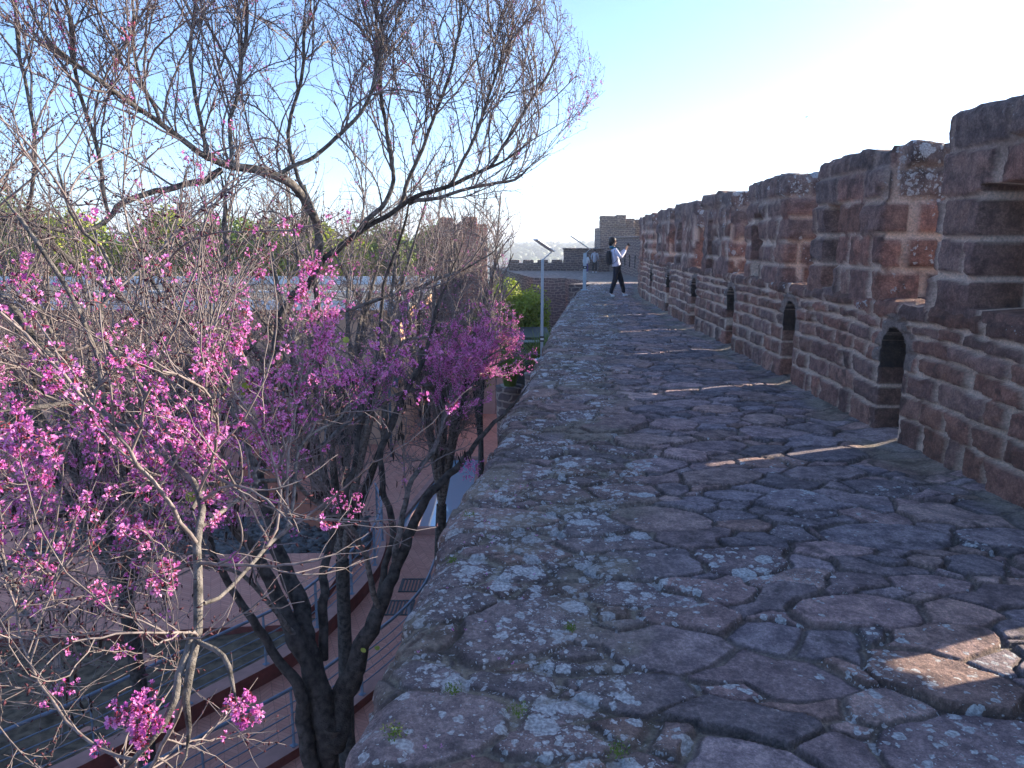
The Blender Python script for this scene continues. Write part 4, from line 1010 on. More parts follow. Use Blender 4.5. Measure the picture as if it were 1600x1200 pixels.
def make_redbud(root_loc, label, trunks, limbs, lv, seed, flo, pod_n=0, manual=(), leaves_px=(), group='redbud trees in blossom beside the wall walk', min_twig=1., trk=1., extra=(), near=(), budf=.6):
    root = empty('redbud_tree', root_loc); tag(root, label, 'tree', group)
    def part(name, VF, mat, smooth=True, parent=None):
        o = mesh_np(name, VF[0], VF[1], mat, None, smooth=smooth); adopt(o, root); return o
    def tubegroup(ls, sides): return join([tubes(l[None, :, :3], l[None, :, 3], sides) for l in ls])
    tk = [t.copy() for t in trunks]
    for t in tk:
        t[:, 3] *= trk
        t[:, 3] *= 1 + .16 * fbm(t[:, 2] * 4, t[:, 0] * 4, 3, 3)
    part('trunk', tubegroup(tk, 14), M['bark'])
    part('limbs', tubegroup(list(limbs) + list(near), 9), M['barklimb'])
    A1 = shoots(limbs, lv[0][0], *lv[0][1:], seed=seed, nseg=15, zig=.17, thin=min_twig)
    if len(near): A1 = np.vstack([A1, shoots(near, 4.2, .4, 1.3, .0055, 40, .55, seed=seed + 44, nseg=15, zig=.15, thin=min_twig)])
    if len(extra): A1 = np.vstack([A1, shoots(extra, 6.5, .6, 1.6, .007, 34, .75, seed=seed + 33, nseg=15, zig=.17)])
    A2 = shoots(list(A1), lv[1][0], *lv[1][1:], seed=seed + 1, nseg=10, zig=.25, thin=min_twig)
    A3 = shoots(list(A2) + list(A1), lv[2][0], *lv[2][1:], seed=seed + 2, nseg=6, zig=.28, thin=min_twig)
    print(label[:30], len(A1), len(A2), len(A3))
    part('branches', tubes(A1[..., :3], A1[..., 3], 6), M['twig'])
    part('twigs', join([tubes(A2[..., :3], A2[..., 3], 4), tubes(A3[..., :3], A3[..., 3], 3)]), M['twig'])
    rg = np.random.default_rng(seed + 5)
    # nodes carrying buds or flowers
    nod = np.vstack([A1[:, 1:-1].reshape(-1, 4), A2[:, 1:].reshape(-1, 4), A3[:, 1:].reshape(-1, 4)])
    dr = np.vstack([(A1[:, 2:, :3] - A1[:, :-2, :3]).reshape(-1, 3), np.diff(A2[..., :3], axis=1).reshape(-1, 3), np.diff(A3[..., :3], axis=1).reshape(-1, 3)])
    dr /= np.linalg.norm(dr, axis=1)[:, None] + 1e-9
    px, py, fw = pxof(nod[:, :3])
    patch = fbm(nod[:, 0] * 1.6 + 5, nod[:, 2] * 1.6 + nod[:, 1], seed + 9, 3)
    prob = flo(nod[:, :3]) * np.clip(.25 + patch * 4.2, .02, 3.0)
    u = rg.random(len(nod)); fl = u < prob
    inview = (px > -150) & (px < 1750) & (py > -150) & (py < 1350)
    bd = (~fl) & inview & (rg.random(len(nod)) < budf)
    part('buds', buds(nod[bd, :3], dr[bd], seed + 6), M['bud'], False)
    C = nod[fl & inview, :3]; D = dr[fl & inview]
    z_ = C[:, 2]; opn = np.clip(.85 - .55 * sstep(1.1, 2.6, z_), .15, 1)
    cnt = rg.integers(4, 10, len(C)); spr = np.full(len(C), .016)
    if len(manual):
        for (mx, my, mY, n_, sp) in manual:
            P = at(mx, my, mY); t = sp / FPX * mY; pts = P + rg.normal(0, t, (n_, 3)) * np.array((1, .7, 1)); C = np.vstack([C, pts]); dd = rg.normal(0, 1, (n_, 3)); D = np.vstack([D, dd / np.linalg.norm(dd, axis=1)[:, None]])
            opn = np.r_[opn, np.full(n_, .8)]; cnt = np.r_[cnt, rg.integers(6, 12, n_)]; spr = np.r_[spr, np.full(n_, .012)]
    print('clusters', len(C), 'florets', cnt.sum())
    pv, cl = flower_geo(C, D, cnt, spr, seed + 7, opn)
    part('blossom', pv, M['petal'], False); part('flower_calyxes', cl, M['calyx'], False)
    if pod_n:
        w_ = np.exp(-((nod[:, 2] + .6) / 1.3) ** 2) * inview * (px < np.interp(py, XM_Y, XM_X) - 25) * (py > 560) * (fw > 3.2); w_ /= w_.sum()
        hub = rg.choice(len(nod), pod_n, p=w_); k = np.repeat(hub, 7); pp = nod[k, :3] + rg.normal(0, .035, (len(k), 3)) * np.array((1, 1, .6))
        part('seed_pods', pods_geo(pp, seed + 8), M['pod'], False)['kind'] = 'stuff'
    if len(leaves_px):
        part('young_leaves', leaves_geo([at(*q) for q in leaves_px], seed + 9), M['newleaf'], False)
    return root
# --- the large near tree, limbs following the photograph's own branching
trunkA = cr([(-1.35, 5.5, GZ - .1, .23), (-1.40, 5.45, -5, .20), (-1.36, 5.3, -3.5, .19), (*at(508, 1190, 5.3), .16), (*at(518, 1130, 5.3), .165)], 26)
tA = [trunkA,
      limb_px([(520, 1165, 5.3, 30), (542, 1085, 5.4, 26), (563, 1020, 5.5, 21), (592, 950, 5.6, 17), (622, 880, 5.8, 14), (660, 800, 6.0, 11), (700, 745, 6.3, 9), (750, 685, 6.6, 6), (800, 632, 7, 4), (845, 575, 7.4, 2)]),
      limb_px([(512, 1150, 5.3, 32), (492, 1060, 5.35, 24), (470, 1000, 5.4, 20), (430, 920, 5.6, 16), (385, 850, 5.7, 13), (340, 800, 5.6, 10), (260, 772, 5.3, 9), (150, 785, 5.0, 8), (40, 820, 4.8, 7), (-80, 830, 4.6, 5)]),
      limb_px([(508, 1130, 5.3, 30), (480, 985, 5.5, 23), (447, 900, 5.8, 18), (418, 820, 6.1, 15), (408, 740, 6.3, 13), (420, 640, 6.5, 12.5), (432, 560, 6.6, 12), (450, 480, 6.7, 11), (497, 420, 6.8, 9), (560, 362, 6.8, 7), (625, 322, 6.8, 6), (700, 292, 6.7, 5), (765, 262, 6.7, 4), (830, 220, 6.6, 3), (890, 185, 6.5, 2), (945, 140, 6.4, 1)]),
      limb_px([(492, 1230, 5.2, 20), (478, 1130, 5.2, 16), (470, 1080, 5.2, 14), (432, 1030, 5.2, 11), (388, 960, 5.2, 9.5), (345, 885, 5.2, 8), (312, 800, 5.2, 6), (290, 700, 5.2, 5), (250, 590, 5.1, 4), (235, 480, 5, 3)]),
      limb_px([(505, 1030, 5.5, 12), (507, 930, 5.7, 10), (514, 870, 5.9, 9), (540, 780, 6.2, 8), (560, 680, 6.5, 6), (592, 560, 6.8, 5), (600, 450, 7, 4), (636, 330, 7, 3), (655, 200, 7, 2)]),
      limb_px([(505, 1180, 5.3, 20), (535, 1110, 5.4, 12), (560, 1040, 5.6, 9), (610, 850, 6.0, 8), (600, 700, 6.4, 7), (660, 560, 6.7, 5), (700, 440, 6.9, 3.5), (740, 330, 7, 2.5)])]
Lm = [limb_px([(497, 420, 6.8, 8), (492, 360, 6.65, 8), (466, 305, 6.4, 8), (424, 276, 6.2, 8), (360, 264, 6.0, 7), (325, 245, 5.8, 5.5), (250, 190, 5.5, 4.5), (165, 130, 5.2, 4), (85, 70, 5.0, 3.5), (25, -10, 4.8, 3)]),
      limb_px([(345, 266, 6, 6), (322, 283, 6, 6), (250, 301, 5.8, 5), (190, 318, 5.6, 5), (172, 340, 5.5, 4), (120, 360, 5.3, 4), (40, 345, 5.1, 3.5), (-60, 330, 5, 3)]),
      limb_px([(325, 250, 5.9, 5), (315, 200, 6, 4), (302, 130, 6, 4), (298, 50, 6, 3.5), (310, -60, 6, 3)]),
      limb_px([(362, 262, 6, 5), (358, 190, 6.1, 4), (378, 120, 6.2, 4), (384, 40, 6.2, 3.5), (375, -60, 6.2, 3)]),
      limb_px([(424, 276, 6.2, 5), (500, 240, 6.3, 4.5), (560, 180, 6.3, 4), (590, 100, 6.3, 3.5), (600, -20, 6.3, 3)]),
      limb_px([(560, 362, 6.8, 6), (610, 300, 6.7, 5), (605, 220, 6.6, 4), (592, 130, 6.5, 4), (588, 30, 6.5, 3), (600, -60, 6.5, 3)]),
      limb_px([(625, 322, 6.8, 5), (660, 230, 6.7, 4), (690, 150, 6.6, 3.5), (715, 60, 6.5, 3), (722, -40, 6.5, 2.5)]),
      limb_px([(700, 292, 6.7, 4), (740, 215, 6.6, 3.5), (775, 120, 6.5, 3), (795, 30, 6.4, 2.5)]),
      limb_px([(765, 262, 6.7, 3.5), (810, 190, 6.6, 3), (855, 120, 6.5, 2.5), (885, 50, 6.4, 2)]),
      limb_px([(640, 318, 6.8, 5), (700, 300, 6.6, 4), (760, 285, 6.5, 3.5), (808, 276, 6.4, 3), (845, 240, 6.3, 2)]),
      limb_px([(410, 740, 6.3, 7), (350, 640, 6.0, 7), (300, 560, 5.8, 6), (200, 470, 5.5, 6), (110, 400, 5.2, 6), (40, 345, 5, 5), (-60, 300, 4.9, 4)]),
      limb_px([(420, 640, 6.5, 6), (352, 500, 6.4, 7), (358, 400, 6.4, 6), (352, 330, 6.4, 5), (340, 250, 6.3, 3)]),
      limb_px([(385, 850, 5.7, 7), (300, 700, 5.2, 6), (220, 640, 4.9, 6), (120, 628, 4.5, 6), (0, 640, 4.2, 5), (-80, 650, 4, 4)]),
      limb_px([(432, 560, 6.6, 6), (500, 500, 6.9, 5), (580, 470, 7.0, 4), (680, 440, 7.1, 3.5), (760, 400, 7.1, 2.5), (800, 350, 7.1, 2)]),
      limb_px([(418, 820, 6.1, 7), (480, 720, 6.4, 6), (560, 650, 6.7, 5), (640, 610, 7, 4), (720, 590, 7.2, 3), (800, 560, 7.3, 2.2), (840, 535, 7.3, 1.6)]),
      limb_px([(620, 885, 5.8, 8), (640, 760, 6, 6), (690, 690, 6.4, 5), (700, 620, 6.7, 4), (760, 560, 7, 3), (815, 530, 7.2, 2)]),
      limb_px([(592, 950, 5.6, 7), (560, 840, 5.4, 6), (500, 790, 5.2, 5), (440, 745, 5.0, 5), (330, 760, 4.7, 4), (200, 730, 4.4, 4)]),
      limb_px([(470, 1000, 5.4, 6), (380, 900, 5.2, 4.5), (250, 880, 5.0, 4), (120, 850, 4.7, 4), (0, 870, 4.5, 3)]),
      limb_px([(340, 800, 5.6, 6), (250, 690, 5.5, 5), (130, 590, 5.3, 5), (60, 480, 5.1, 4), (20, 330, 5, 3)]),
      limb_px([(260, 772, 5.3, 6), (160, 690, 5, 5), (60, 560, 4.8, 5), (-40, 420, 4.6, 4)]),
      limb_px([(172, 340, 5.5, 4), (150, 230, 5.4, 4), (120, 120, 5.3, 3.5), (100, -20, 5.2, 3)]),
      limb_px([(40, 345, 5.1, 4), (60, 240, 5, 3.5), (40, 120, 5, 3), (20, -20, 5, 3)]),
      limb_px([(250, 190, 5.5, 4), (215, 90, 5.4, 3), (205, -30, 5.4, 3)]),
      limb_px([(490, 345, 6.6, 5), (450, 220, 6.5, 4), (470, 110, 6.4, 3.5), (480, -30, 6.4, 3)])]
# nearer boughs that arch towards the walk, each springing from the limbs above
Ln = [limb_px([(-80, 830, 4.6, 6), (-230, 640, 4.0, 7), (-190, 450, 3.3, 8), (-80, 410, 2.8, 8), (0, 462, 2.6, 7.5), (50, 530, 2.55, 7), (105, 582, 2.5, 6.5), (161, 631, 2.45, 6), (210, 680, 2.4, 5.5), (277, 732, 2.3, 5), (300, 796, 2.2, 4), (322, 850, 2.1, 3)]),
      limb_px([(262, 720, 2.31, 4), (300, 752, 2.22, 5), (312, 790, 2.1, 6), (306, 840, 1.95, 7), (303, 920, 1.85, 8), (301, 1000, 1.75, 7.5), (297, 1060, 1.7, 7), (300, 1120, 1.68, 6), (293, 1165, 1.66, 5), (268, 1225, 1.65, 5)]),
      limb_px([(301, 985, 1.76, 6), (275, 1050, 1.7, 6.5), (262, 1095, 1.65, 6), (240, 1150, 1.6, 5.5), (190, 1215, 1.6, 5)]),
      limb_px([(-80, 830, 4.6, 5), (-260, 870, 3.4, 6), (-220, 890, 2.5, 6), (-80, 885, 2.1, 5), (0, 880, 2.05, 5), (60, 878, 2, 4.5), (112, 897, 2, 4), (165, 908, 2, 3.5), (215, 918, 2, 2.5)]),
      limb_px([(-80, 830, 4.6, 5), (-330, 960, 3.3, 6), (-260, 1030, 2.3, 7), (-80, 1010, 1.9, 6), (10, 968, 1.95, 6), (55, 940, 2, 5), (70, 860, 2.05, 4), (120, 780, 2.1, 3)]),
      limb_px([(303, 1000, 1.75, 4), (345, 1030, 1.7, 4.5), (364, 1075, 1.65, 4), (372, 1110, 1.62, 3)]),
      limb_px([(161, 631, 2.45, 5), (150, 560, 2.5, 4), (110, 470, 2.5, 4), (60, 380, 2.5, 3.5), (0, 300, 2.6, 3)]),
      limb_px([(277, 732, 2.3, 4), (240, 640, 2.4, 4), (170, 520, 2.5, 3.5), (170, 420, 2.6, 3), (110, 330, 2.6, 2.5), (90, 200, 2.7, 2)]),
      limb_px([(300, 796, 2.2, 4), (330, 700, 2.5, 4), (345, 640, 2.7, 3.5), (320, 540, 2.9, 3), (240, 440, 3.0, 2.5), (200, 300, 3.1, 2)]),
      limb_px([(305, 830, 2.0, 4), (360, 790, 2.4, 4), (400, 740, 2.8, 4), (350, 600, 3.1, 3.5), (330, 480, 3.3, 3), (340, 380, 3.4, 2)]),
      limb_px([(303, 930, 1.85, 4), (340, 935, 1.95, 3.5), (400, 870, 2.2, 3.5), (450, 800, 2.6, 3.5), (470, 700, 3.0, 3), (540, 640, 3.3, 2.5), (560, 560, 3.4, 2)]),
      limb_px([(0, 870, 4.5, 4), (60, 1000, 3.2, 4), (110, 1060, 2.6, 3), (150, 1000, 2.3, 3), (230, 985, 2.2, 2.5)])]
for l_ in Lm[2:]: l_[:, 3] *= .68
for l_ in Lm[:2]: l_[:, 3] *= .8
for l_ in Ln: l_[:, 3] *= .82
def floA(P):
    px, py, fw = pxof(P); z = P[:, 2]
    a = np.exp(-((py - 610) / 200) ** 2) * .34 + .045
    a = a + .16 * np.exp(-((px - 110) / 130) ** 2 - ((py - 900) / 110) ** 2)
    a = np.where(py < 400, a * .45 + .012, a); a = np.where(py > 860, a * .32, a)
    a = a + .04 * np.exp(-((px - 780) / 50) ** 2 - ((py - 590) / 60) ** 2)
    a = np.where((px > 520) & (py > 640) & (px < 700), a * .35, a)
    return a * np.where(fw < 2.9, .75, 1)
manual = [(215, 1105, 1.62, 9, 22), (205, 1150, 1.6, 7, 18), (240, 1135, 1.6, 6, 16), (378, 1105, 1.62, 8, 18), (300, 690, 2.5, 12, 30), (490, 415, 5, 16, 16), (620, 545, 4, 26, 26), (735, 730, 6.2, 20, 10), (770, 735, 6.2, 16, 9), (365, 875, 2.6, 6, 10), (260, 910, 2.0, 8, 15), (210, 830, 2.2, 7, 16), (60, 890, 2.0, 5, 14), (330, 800, 2.1, 5, 12), (545, 790, 4.6, 14, 14), (160, 935, 2.1, 5, 12), (20, 700, 2.4, 8, 18), (40, 760, 2.4, 6, 14), (400, 640, 3, 14, 26), (30, 420, 2.5, 6, 16), (120, 425, 2.6, 6, 16)]
make_redbud((-1.35, 5.5, GZ), 'large redbud with forked dark trunk right beside the wall walk, magenta flowers on bare boughs', tA, Lm,
            [(7.6, .6, 1.9, .0075, 40, .6), (8.0, .22, .8, .0040, 38, .45), (7.5, .06, .28, .0027, 48, .25)], 100, floA, 150, manual,
            [(355, 605, 3.0), (386, 602, 3.0), (378, 612, 3.0), (568, 1015, 5.0), (589, 1012, 5.0), (300, 775, 2.4), (480, 545, 4), (540, 530, 4), (90, 650, 2.6)], trk=.64, near=Ln, extra=Lm[4:10] + [tA[3][len(tA[3]) // 2:]])
# --- redbuds farther along
def wild(base, h, spread, n, seed, lean=(0, 0)):
    rg = np.random.default_rng(seed); out = []
    b = np.array(base, float); f = b + np.array((lean[0] * .3, lean[1] * .3, h * .42))
    tr = cr([(*b, .13), (*(b * .6 + f * .4 + rg.normal(0, .06, 3)), .11), (*f, .10)], 14); trunks = [tr]; limbs = []
    for k in range(n):
        a = 2 * np.pi * (k + rg.uniform(-.3, .3)) / n; s = spread * rg.uniform(.6, 1.05)
        p1 = f + np.array((math.cos(a) * s * .3 + lean[0] * .2, math.sin(a) * s * .3 + lean[1] * .2, h * .22)); p2 = f + np.array((math.cos(a) * s * .65 + lean[0] * .5, math.sin(a) * s * .65 + lean[1] * .5, h * .40)); p3 = f + np.array((math.cos(a) * s + lean[0], math.sin(a) * s + lean[1], h * rg.uniform(.42, .62)))
        (trunks if k % 3 == 0 else limbs).append(cr([(*f, .065), (*p1, .048), (*p2, .03), (*p3, .010)], 18))
        q3 = p2 + np.array((rg.normal(0, .5), rg.normal(0, .5), h * rg.uniform(.15, .3))); limbs.append(cr([(*p1, .05), (*(p1 * .5 + q3 * .5 + rg.normal(0, .12, 3)), .03), (*q3, .01)], 12))
    return trunks, limbs + trunks[1:]
def flo2(P):
    z = P[:, 2]; return .008 + .019 * np.exp(-((z - .1) / 1.2) ** 2)
for i, (b, h, sp, n, sd_, ln, lab, k) in enumerate([
        ((-5.4, 9.8, GZ), 7.7, 2.7, 7, 201, (0, 0), 'second redbud standing on the brick paving left of the railings', 1.25),
        ((-2.6, 10.6, GZ), 8.2, 2.1, 8, 222, (.2, 0), 'slender redbud behind the forked trunk, between the railings and the pool', 1.2),
        ((-1.35, 13.0, GZ), 8.2, 1.6, 8, 243, (.25, 0), 'farthest redbud with dense twigs close against the wall walk', 1.4)]):
    tr, lm = wild(b, h, sp, n, sd_, ln)
    make_redbud(b, lab, tr, lm, [(4.8, .6, 1.4, .008, 40, .4), (6.0, .25, .8, .0046, 42, .3), (6.5, .08, .38, .003, 45, .2)], sd_, flo2, 30, min_twig=k, budf=.35)
#PART4
# ------------------------------------------------------------------ people
def skin(name, J, Ed, mat, parent, sub=2, smooth=True, root=0):
    me = bpy.data.meshes.new(name); me.from_pydata([j[0] for j in J], Ed, []); me.materials.append(mat)
    o = bpy.data.objects.new(name, me); COL.objects.link(o)
    me.skin_vertices.new() if hasattr(me.skin_vertices, 'new') and not me.skin_vertices else None
    md = o.modifiers.new('skin', 'SKIN'); md.use_smooth_shade = True
    if not me.skin_vertices:
        bpy.context.view_layer.objects.active = o
        bpy.ops.mesh.customdata_skin_add()
    for i, j in enumerate(J):
        r = j[1]; me.skin_vertices[0].data[i].radius = r if isinstance(r, tuple) else (r, r)
        me.skin_vertices[0].data[i].use_root = (i == root)
    sb = o.modifiers.new('sub', 'SUBSURF'); sb.levels = sub; sb.render_levels = sub
    if parent: o.parent = parent
    return o
def chain(lists):
    """lists of joints; a joint given as an int reuses an index"""
    J = []; E = []
    for L in lists:
        prev = None
        for q in L:
            if isinstance(q, int): cur = q
            else: J.append(q); cur = len(J) - 1
            if prev is not None: E.append((prev, cur))
            prev = cur
    return J, E
def ellipsoid(name, c, r, mat, parent, rot=(0, 0, 0), cut=None, seed=0, rough=0):
    bm = bmesh.new(); bmesh.ops.create_icosphere(bm, subdivisions=3, radius=1)
    if cut: bmesh.ops.delete(bm, geom=[v for v in bm.verts if cut(v.co)], context='VERTS')
    rr = random.Random(seed)
    for v in bm.verts: v.co *= 1 + rough * (rr.random() - .5)
    me = bpy.data.meshes.new(name); bm.to_mesh(me); bm.free(); me.materials.append(mat); me.polygons.foreach_set('use_smooth', [True] * len(me.polygons))
    o = bpy.data.objects.new(name, me); COL.objects.link(o); o.location = c; o.scale = r; o.rotation_euler = rot; o.parent = parent; return o
M['skin'] = simple('skin', (.48, .28, .20), .55, .06, 6)
M['hair'] = simple('dark_hair', (.018, .013, .012), .5, .3, 30)
M['lilac'] = simple('lilac_white_jumper', (.62, .62, .76), .85, .08, 8, .3)
M['navy'] = simple('black_trousers', (.012, .012, .022), .8, .2, 9, .2)
M['teal'] = simple('teal_scarf', (.02, .13, .20), .85, .35, 20, .4)
M['shoe'] = simple('white_trainer', (.75, .76, .78), .5, .06, 9)
M['black'] = simple('black_fabric', (.015, .015, .02), .75, .2, 12)
M['coat'] = simple('pale_grey_coat', (.45, .45, .50), .85, .1, 6, .2)
M['lav'] = simple('violet_leggings', (.10, .07, .24), .8, .15, 9)
def hand_rows(w_, d, r=.011, curl=.5, spread=(0, 1, 0)):
    """five finger chains from the wrist w_ pointing along d"""
    w_ = np.array(w_); d = np.array(d, float); d /= np.linalg.norm(d); s = np.array(spread, float); s -= s.dot(d) * d; s /= np.linalg.norm(s); n = np.cross(d, s)
    palm = w_ + d * .05; rows = []
    for k, ln in enumerate((.062, .072, .068, .052)):
        b = w_ + d * .082 + s * (-.027 + .018 * k); m = b + d * ln * .5 + n * ln * .12 * curl; t = m + d * ln * .35 + n * ln * .55 * curl
        rows.append([tuple(b), tuple(m), tuple(t)])
    th = [tuple(w_ + d * .03 - s * .03 + n * .008), tuple(w_ + d * .065 - s * .05 + n * .025), tuple(w_ + d * .09 - s * .045 + n * .045)]
    return tuple(palm), rows, th
def person(root, hips, chest, neck, head, arms, legs, mats, face=(1, 0, 0), hairlen=.0, scale=1.):
    """builds one continuous body and the clothing as children; coordinates are local, x = facing"""
    hx = np.array(head, float); f = np.array(face, float)
    L = [[(hips, (.075, .06)), (tuple((np.array(hips) * .5 + np.array(chest) * .5)), (.105, .08)), (chest, (.125, .085)), (neck, (.045, .045)), (tuple(hx + np.array((.005, 0, -.075))), (.05, .055)), (tuple(hx + f * .012), (.075, .085)), (tuple(hx + np.array((-.01, 0, .06))), (.062, .07))]]
    n0 = 7; idx = n0
    L.append([5, (tuple(hx + f * .082 + np.array((0, 0, -.02))), .012)]); idx += 1        # nose
    L.append([4, (tuple(hx + f * .052 + np.array((0, 0, -.088))), .024)]); idx += 1       # chin
    for sgn, A in zip((-1, 1), arms):
        sh, el, wr, dd = A
        palm, rows, th = hand_rows(wr, dd)
        L.append([2, (sh, .052), (el, .038), (wr, .026), (palm, (.030, .022))]); idx += 4; pi = idx - 1
        for r_ in rows: L.append([pi] + [(q, .0095) for q in r_]); idx += 3
        L.append([pi] + [(q, .011) for q in th]); idx += 3
    for kn, an, toe, hp in legs:
        L.append([0, (hp, .07), (kn, .05), (an, .032), (toe, .022)]); idx += 4
    J, E = chain(L); skin('body', J, E, M['skin'], root)
    # top
    L = [[(tuple(np.array(hips) + np.array((-.005, 0, -.06))), (.19, .155)), (tuple(np.array(hips) * .75 + np.array(chest) * .25), (.155, .125)), (tuple(np.array(hips) * .5 + np.array(chest) * .5), (.135, .105)), (chest, (.155, .11)), (tuple(np.array(neck) * .6 + np.array(chest) * .4), (.085, .075))]]
    for A in arms: L.append([3, (A[0], .070), (A[1], .052), (A[2], .036)])
    J, E = chain(L); skin('jumper', J, E, mats['top'], root)
    L = [[(tuple(np.array(hips) + np.array((0, 0, .10))), (.12, .10)), (tuple(np.array(hips) + np.array((0, 0, .02))), (.15, .125)), (tuple(np.array(hips) + np.array((0, 0, -.09))), (.14, .11))]]
    for kn, an, toe, hp in legs: L.append([2, (hp, .105), (kn, .082), (tuple(np.array(an) + np.array((0, 0, .10))), .062), (tuple(np.array(an) + np.array((0, 0, -.005))), .06)])
    J, E = chain(L); skin('trousers', J, E, mats['bottom'], root)
    for kn, an, toe, hp in legs:
        a = np.array(an); t = np.array(toe)
        J, E = chain([[(tuple(a + np.array((-.05, 0, -.045))), (.052, .046)), (tuple(a * .5 + t * .5 + np.array((0, 0, -.02))), (.052, .046)), (tuple(t + np.array((.02, 0, -.006))), (.05, .034))], [0, (tuple(a + np.array((-.01, 0, .01))), (.04, .04))]])
        skin('shoe', J, E, mats['shoe'], root)
    return root
gx, gy = 3.07, 22.4
pw = empty('person', (gx, gy, -.012), R(8)); tag(pw, 'woman in white jumper and teal scarf, legs apart, raising a small camera towards the parapet', 'person')
person(pw, (.0, 0, .90), (-.09, 0, 1.27), (-.13, 0, 1.46), (-.115, 0, 1.60),
       [((-.10, -.17, 1.36), (.05, -.25, 1.14), (.23, -.10, 1.36), (.5, .15, .85)), ((-.08, .17, 1.36), (.10, .22, 1.20), (.27, .06, 1.38), (.4, -.1, .9))],
       [((-.07, -.12, .50), (-.19, -.15, .09), (-.10, -.19, .035), (-.03, -.09, .82)), ((.16, .09, .50), (.26, .12, .09), (.38, .11, .035), (.04, .09, .82))],
       dict(top=M['lilac'], bottom=M['navy'], shoe=M['shoe']))
ellipsoid('hair', (-.145, 0, 1.625), (.112, .098, .118), M['hair'], pw, (0, .35, 0), lambda c: c.x > .45 and c.z < .35, 3, .06)
ellipsoid('hair', (-.20, 0, 1.56), (.065, .08, .085), M['hair'], pw, (0, 0, 0), None, 4, .08).name = 'hair_bob'
m = MB()
for sg in (-1, 1): m.box((-.020, sg * .034, 1.612), (.014, .052, .036)); m.box((-.07, sg * .078, 1.618), (.10, .005, .010))
m.box((-.015, 0, 1.618), (.012, .03, .010)); m.build('sunglasses', M['black'], pw, bevel=.004)
J, E = chain([[((-.20, 0, 1.44), (.055, .05)), ((-.15, -.11, 1.42), (.05, .045)), ((-.03, -.07, 1.38), (.05, .04)), ((.0, .0, 1.33), (.05, .04)), ((-.03, .09, 1.38), (.05, .045)), ((-.13, .12, 1.42), (.05, .045)), 0], [3, ((.03, -.02, 1.24), (.05, .025)), ((.045, -.03, 1.10), (.045, .02)), ((.045, -.035, .98), (.04, .015))]])
skin('scarf', J, E, M['teal'], pw)
bp = empty('backpack', (gx, gy, 1.1), R(8)); tag(bp, 'small black backpack worn on the back of the woman in the teal scarf', 'backpack')
J, E = chain([[((-.255, 0, .24), (.12, .065)), ((-.25, 0, .02), (.14, .085)), ((-.22, 0, -.20), (.13, .08))]]); skin('bag', J, E, M['black'], bp)
for sg in (-1, 1):
    J, E = chain([[((-.24, sg * .10, .27), (.018, .008)), ((-.10, sg * .13, .385), (.018, .008)), ((.045, sg * .125, .27), (.018, .008)), ((.05, sg * .15, .06), (.018, .008)), ((-.12, sg * .17, -.12), (.016, .008)), ((-.22, sg * .1, -.16), (.016, .008))]]); skin('strap', J, E, M['black'], bp, 1)
cm = empty('camera', (gx, gy, 1.49), R(8)); tag(cm, 'small dark camera held up in both hands by the woman', 'camera')
m = MB(); m.box((.315, -.03, 0), (.035, .13, .075)); m.box((.315, -.03, .045), (.03, .04, .02)); m.build('camera_body', M['black'], cm, bevel=.006)
m = MB(); m.tube([(.33, -.03, 0), (.375, -.03, 0)], .026, 14); m.build('lens', M['grate'], cm)
# distant visitors
vz = -.70
va = empty('person', (5.95, 55, vz), R(75)); tag(va, 'far visitor in pale hooded coat and dark trousers standing with back turned', 'person')
person(va, (.0, 0, .88), (0, 0, 1.26), (0, 0, 1.45), (.02, 0, 1.58),
       [((.0, -.18, 1.37), (-.03, -.25, 1.10), (.10, -.22, .92), (.4, .1, -.6)), ((.0, .18, 1.37), (-.03, .25, 1.10), (.10, .22, .92), (.4, -.1, -.6))],
       [((.02, -.10, .48), (-.02, -.11, .09), (.09, -.12, .035), (0, -.09, .80)), ((.02, .10, .48), (-.02, .11, .09), (.09, .12, .035), (0, .09, .80))],
       dict(top=M['coat'], bottom=M['navy'], shoe=M['shoe']))
J, E = chain([[((0, 0, 1.30), (.19, .14)), ((0, 0, 1.0), (.18, .14)), ((0, 0, .66), (.23, .18))]]); skin('coat_body', J, E, M['coat'], va)
J, E = chain([[((-.09, -.07, 1.43), (.06, .05)), ((-.13, 0, 1.40), (.08, .06)), ((-.09, .07, 1.43), (.06, .05))]]); skin('hood', J, E, M['coat'], va)
ellipsoid('hair', (.0, 0, 1.61), (.10, .09, .11), M['hair'], va, (0, 0, 0), lambda c: c.x > .6, 6, .08)
vc = empty('person', (5.28, 54.4, vz), R(80)); tag(vc, 'far dark haired child in white shirt and violet leggings beside the coated visitor', 'person')
person(vc, (.0, 0, .68), (0, 0, .98), (0, 0, 1.13), (.02, 0, 1.25),
       [((.0, -.14, 1.06), (-.03, -.21, .84), (.08, -.20, .68), (.4, .1, -.6)), ((.0, .14, 1.06), (-.03, .21, .84), (.08, .20, .68), (.4, -.1, -.6))],
       [((.02, -.08, .38), (-.02, -.09, .08), (.07, -.10, .03), (0, -.07, .60)), ((.02, .08, .38), (-.02, .09, .08), (.07, .10, .03), (0, .07, .60))],
       dict(top=M['shoe'], bottom=M['lav'], shoe=M['shoe']))
ellipsoid('hair', (-.01, 0, 1.27), (.10, .09, .115), M['hair'], vc, (0, 0, 0), lambda c: c.x > .6, 7, .08)
ellipsoid('hair', (-.07, 0, 1.14), (.04, .05, .13), M['hair'], vc, (0, 0, 0), None, 8, .1).name = 'ponytail'
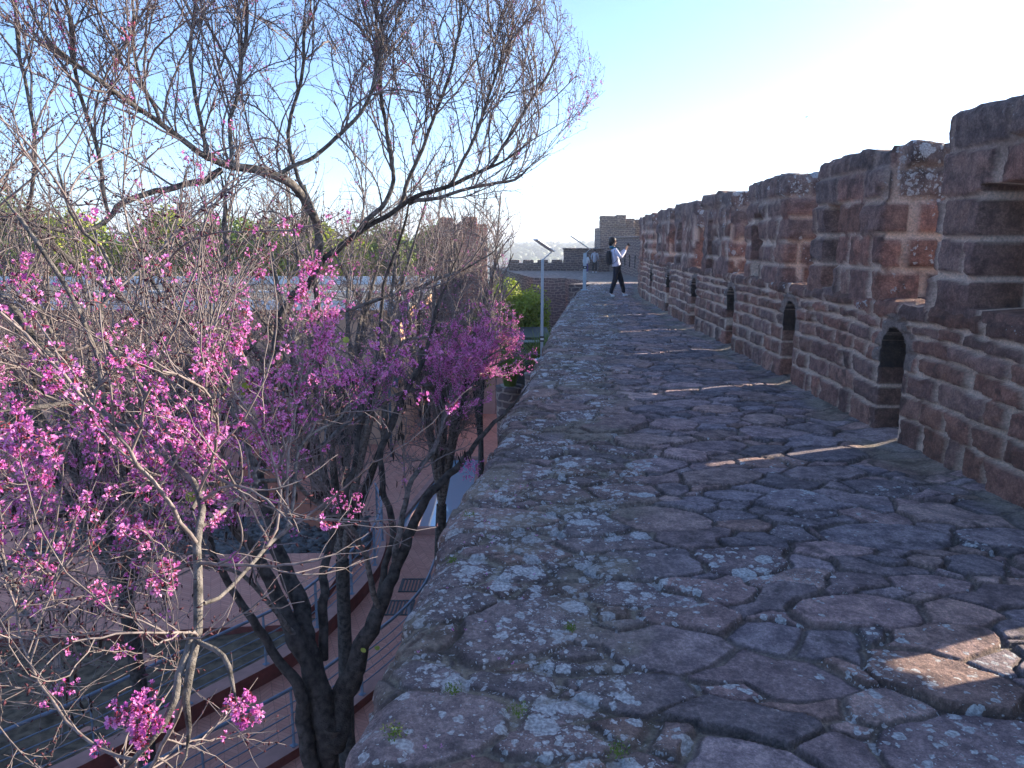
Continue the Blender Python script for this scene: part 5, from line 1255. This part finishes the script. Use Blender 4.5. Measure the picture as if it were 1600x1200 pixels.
# bird
bx = at(1260, 183, 60)
bd_ = empty('bird', tuple(bx)); tag(bd_, 'tiny dark bird gliding in the bright sky above the parapet', 'bird')
J, E = chain([[((-.13, 0, 0), (.012, .006)), ((-.06, 0, 0), .022), ((.0, 0, 0), .032), ((.07, 0, .01), .022), ((.11, 0, .015), .006)]]); skin('body', J, E, M['black'], bd_, 1)
for sg in (-1, 1):
    m = MB(); m.add([(.05, sg * .02, .01), (-.03, sg * .02, .01), (.07, sg * .13, .05), (-.01, sg * .13, .05), (-.03, sg * .27, .03), (.05, sg * .02, .018), (-.03, sg * .02, .018), (.07, sg * .13, .056), (-.01, sg * .13, .056)], [(0, 1, 3, 2), (2, 3, 4), (5, 7, 8, 6), (7, 4, 8)]); m.build('wing', M['black'], bd_)

# fallen petals and small weeds on the walk
rg = np.random.default_rng(31)
fp_ = []
for _ in range(34):
    y = rg.uniform(2.0, 5.2); fp_.append((xL(y) + rg.gamma(1.3, .22) + .12, y, .008))
fp_ = np.array(fp_); zz = np.stack([rg.normal(0, .5, 34), rg.normal(0, .5, 34), np.ones(34)], -1); zz /= np.linalg.norm(zz, axis=1)[:, None]
pv = place(PET[:6], fp_, zz, np.full(34, .016), 5)
o = mesh_np('fallen_petals', pv[0], pv[1], M['petal']); tag(o, 'scattered magenta petals fallen on the lichen covered stones', 'petals', kind='stuff')
W = []; FF = []; n = 0
for (x_, y_, s_) in [(-.26, 4.35, .05), (-.22, 2.55, .04), (.02, 2.42, .05), (.35, 2.2, .05), (-.40, 2.3, .05), (.25, 3.0, .035), (-.31, 3.7, .05)]:
    N = 90; d = rg.normal(0, 1, (N, 3)); d[:, 2] = np.abs(d[:, 2]) * .7; d /= np.linalg.norm(d, axis=1)[:, None]
    P = np.array((x_, y_, .0)) + d * s_ * rg.uniform(.2, 1, (N, 1)); t = rg.normal(0, 1, (N, 3)); t /= np.linalg.norm(t, axis=1)[:, None]; b = np.cross(t, d); q = .006
    V = np.stack([P - t * q, P + b * q * .6, P + t * q, P - b * q * .6], 1).reshape(-1, 3); W.append(V); FF.append(np.arange(4 * N).reshape(-1, 4) + n); n += 4 * N
o = mesh_np('joint_weeds', np.vstack(W), np.vstack(FF), M['leaf_g']); tag(o, 'tiny green weeds rooted in the joints near the edge of the walk', 'weeds', kind='stuff')

# ------------------------------------------------------------------ haze
hz = MB(); hz.box((0, 0, -22), (5200, 5200, 108))
n = NT('haze_air'); out = [q for q in n.t.nodes if q.type == 'OUTPUT_MATERIAL'][0]; n.t.nodes.remove(n.b)
pvn = n.t.nodes.new('ShaderNodeVolumePrincipled'); pvn.inputs['Color'].default_value = (.86, .92, 1, 1); pvn.inputs['Density'].default_value = .0007; pvn.inputs['Anisotropy'].default_value = .25
n.t.links.new(pvn.outputs[0], out.inputs['Volume'])
o = hz.build('haze', n.m); tag(o, kind='stuff', label='pale morning haze over the wooded hills', cat='haze');
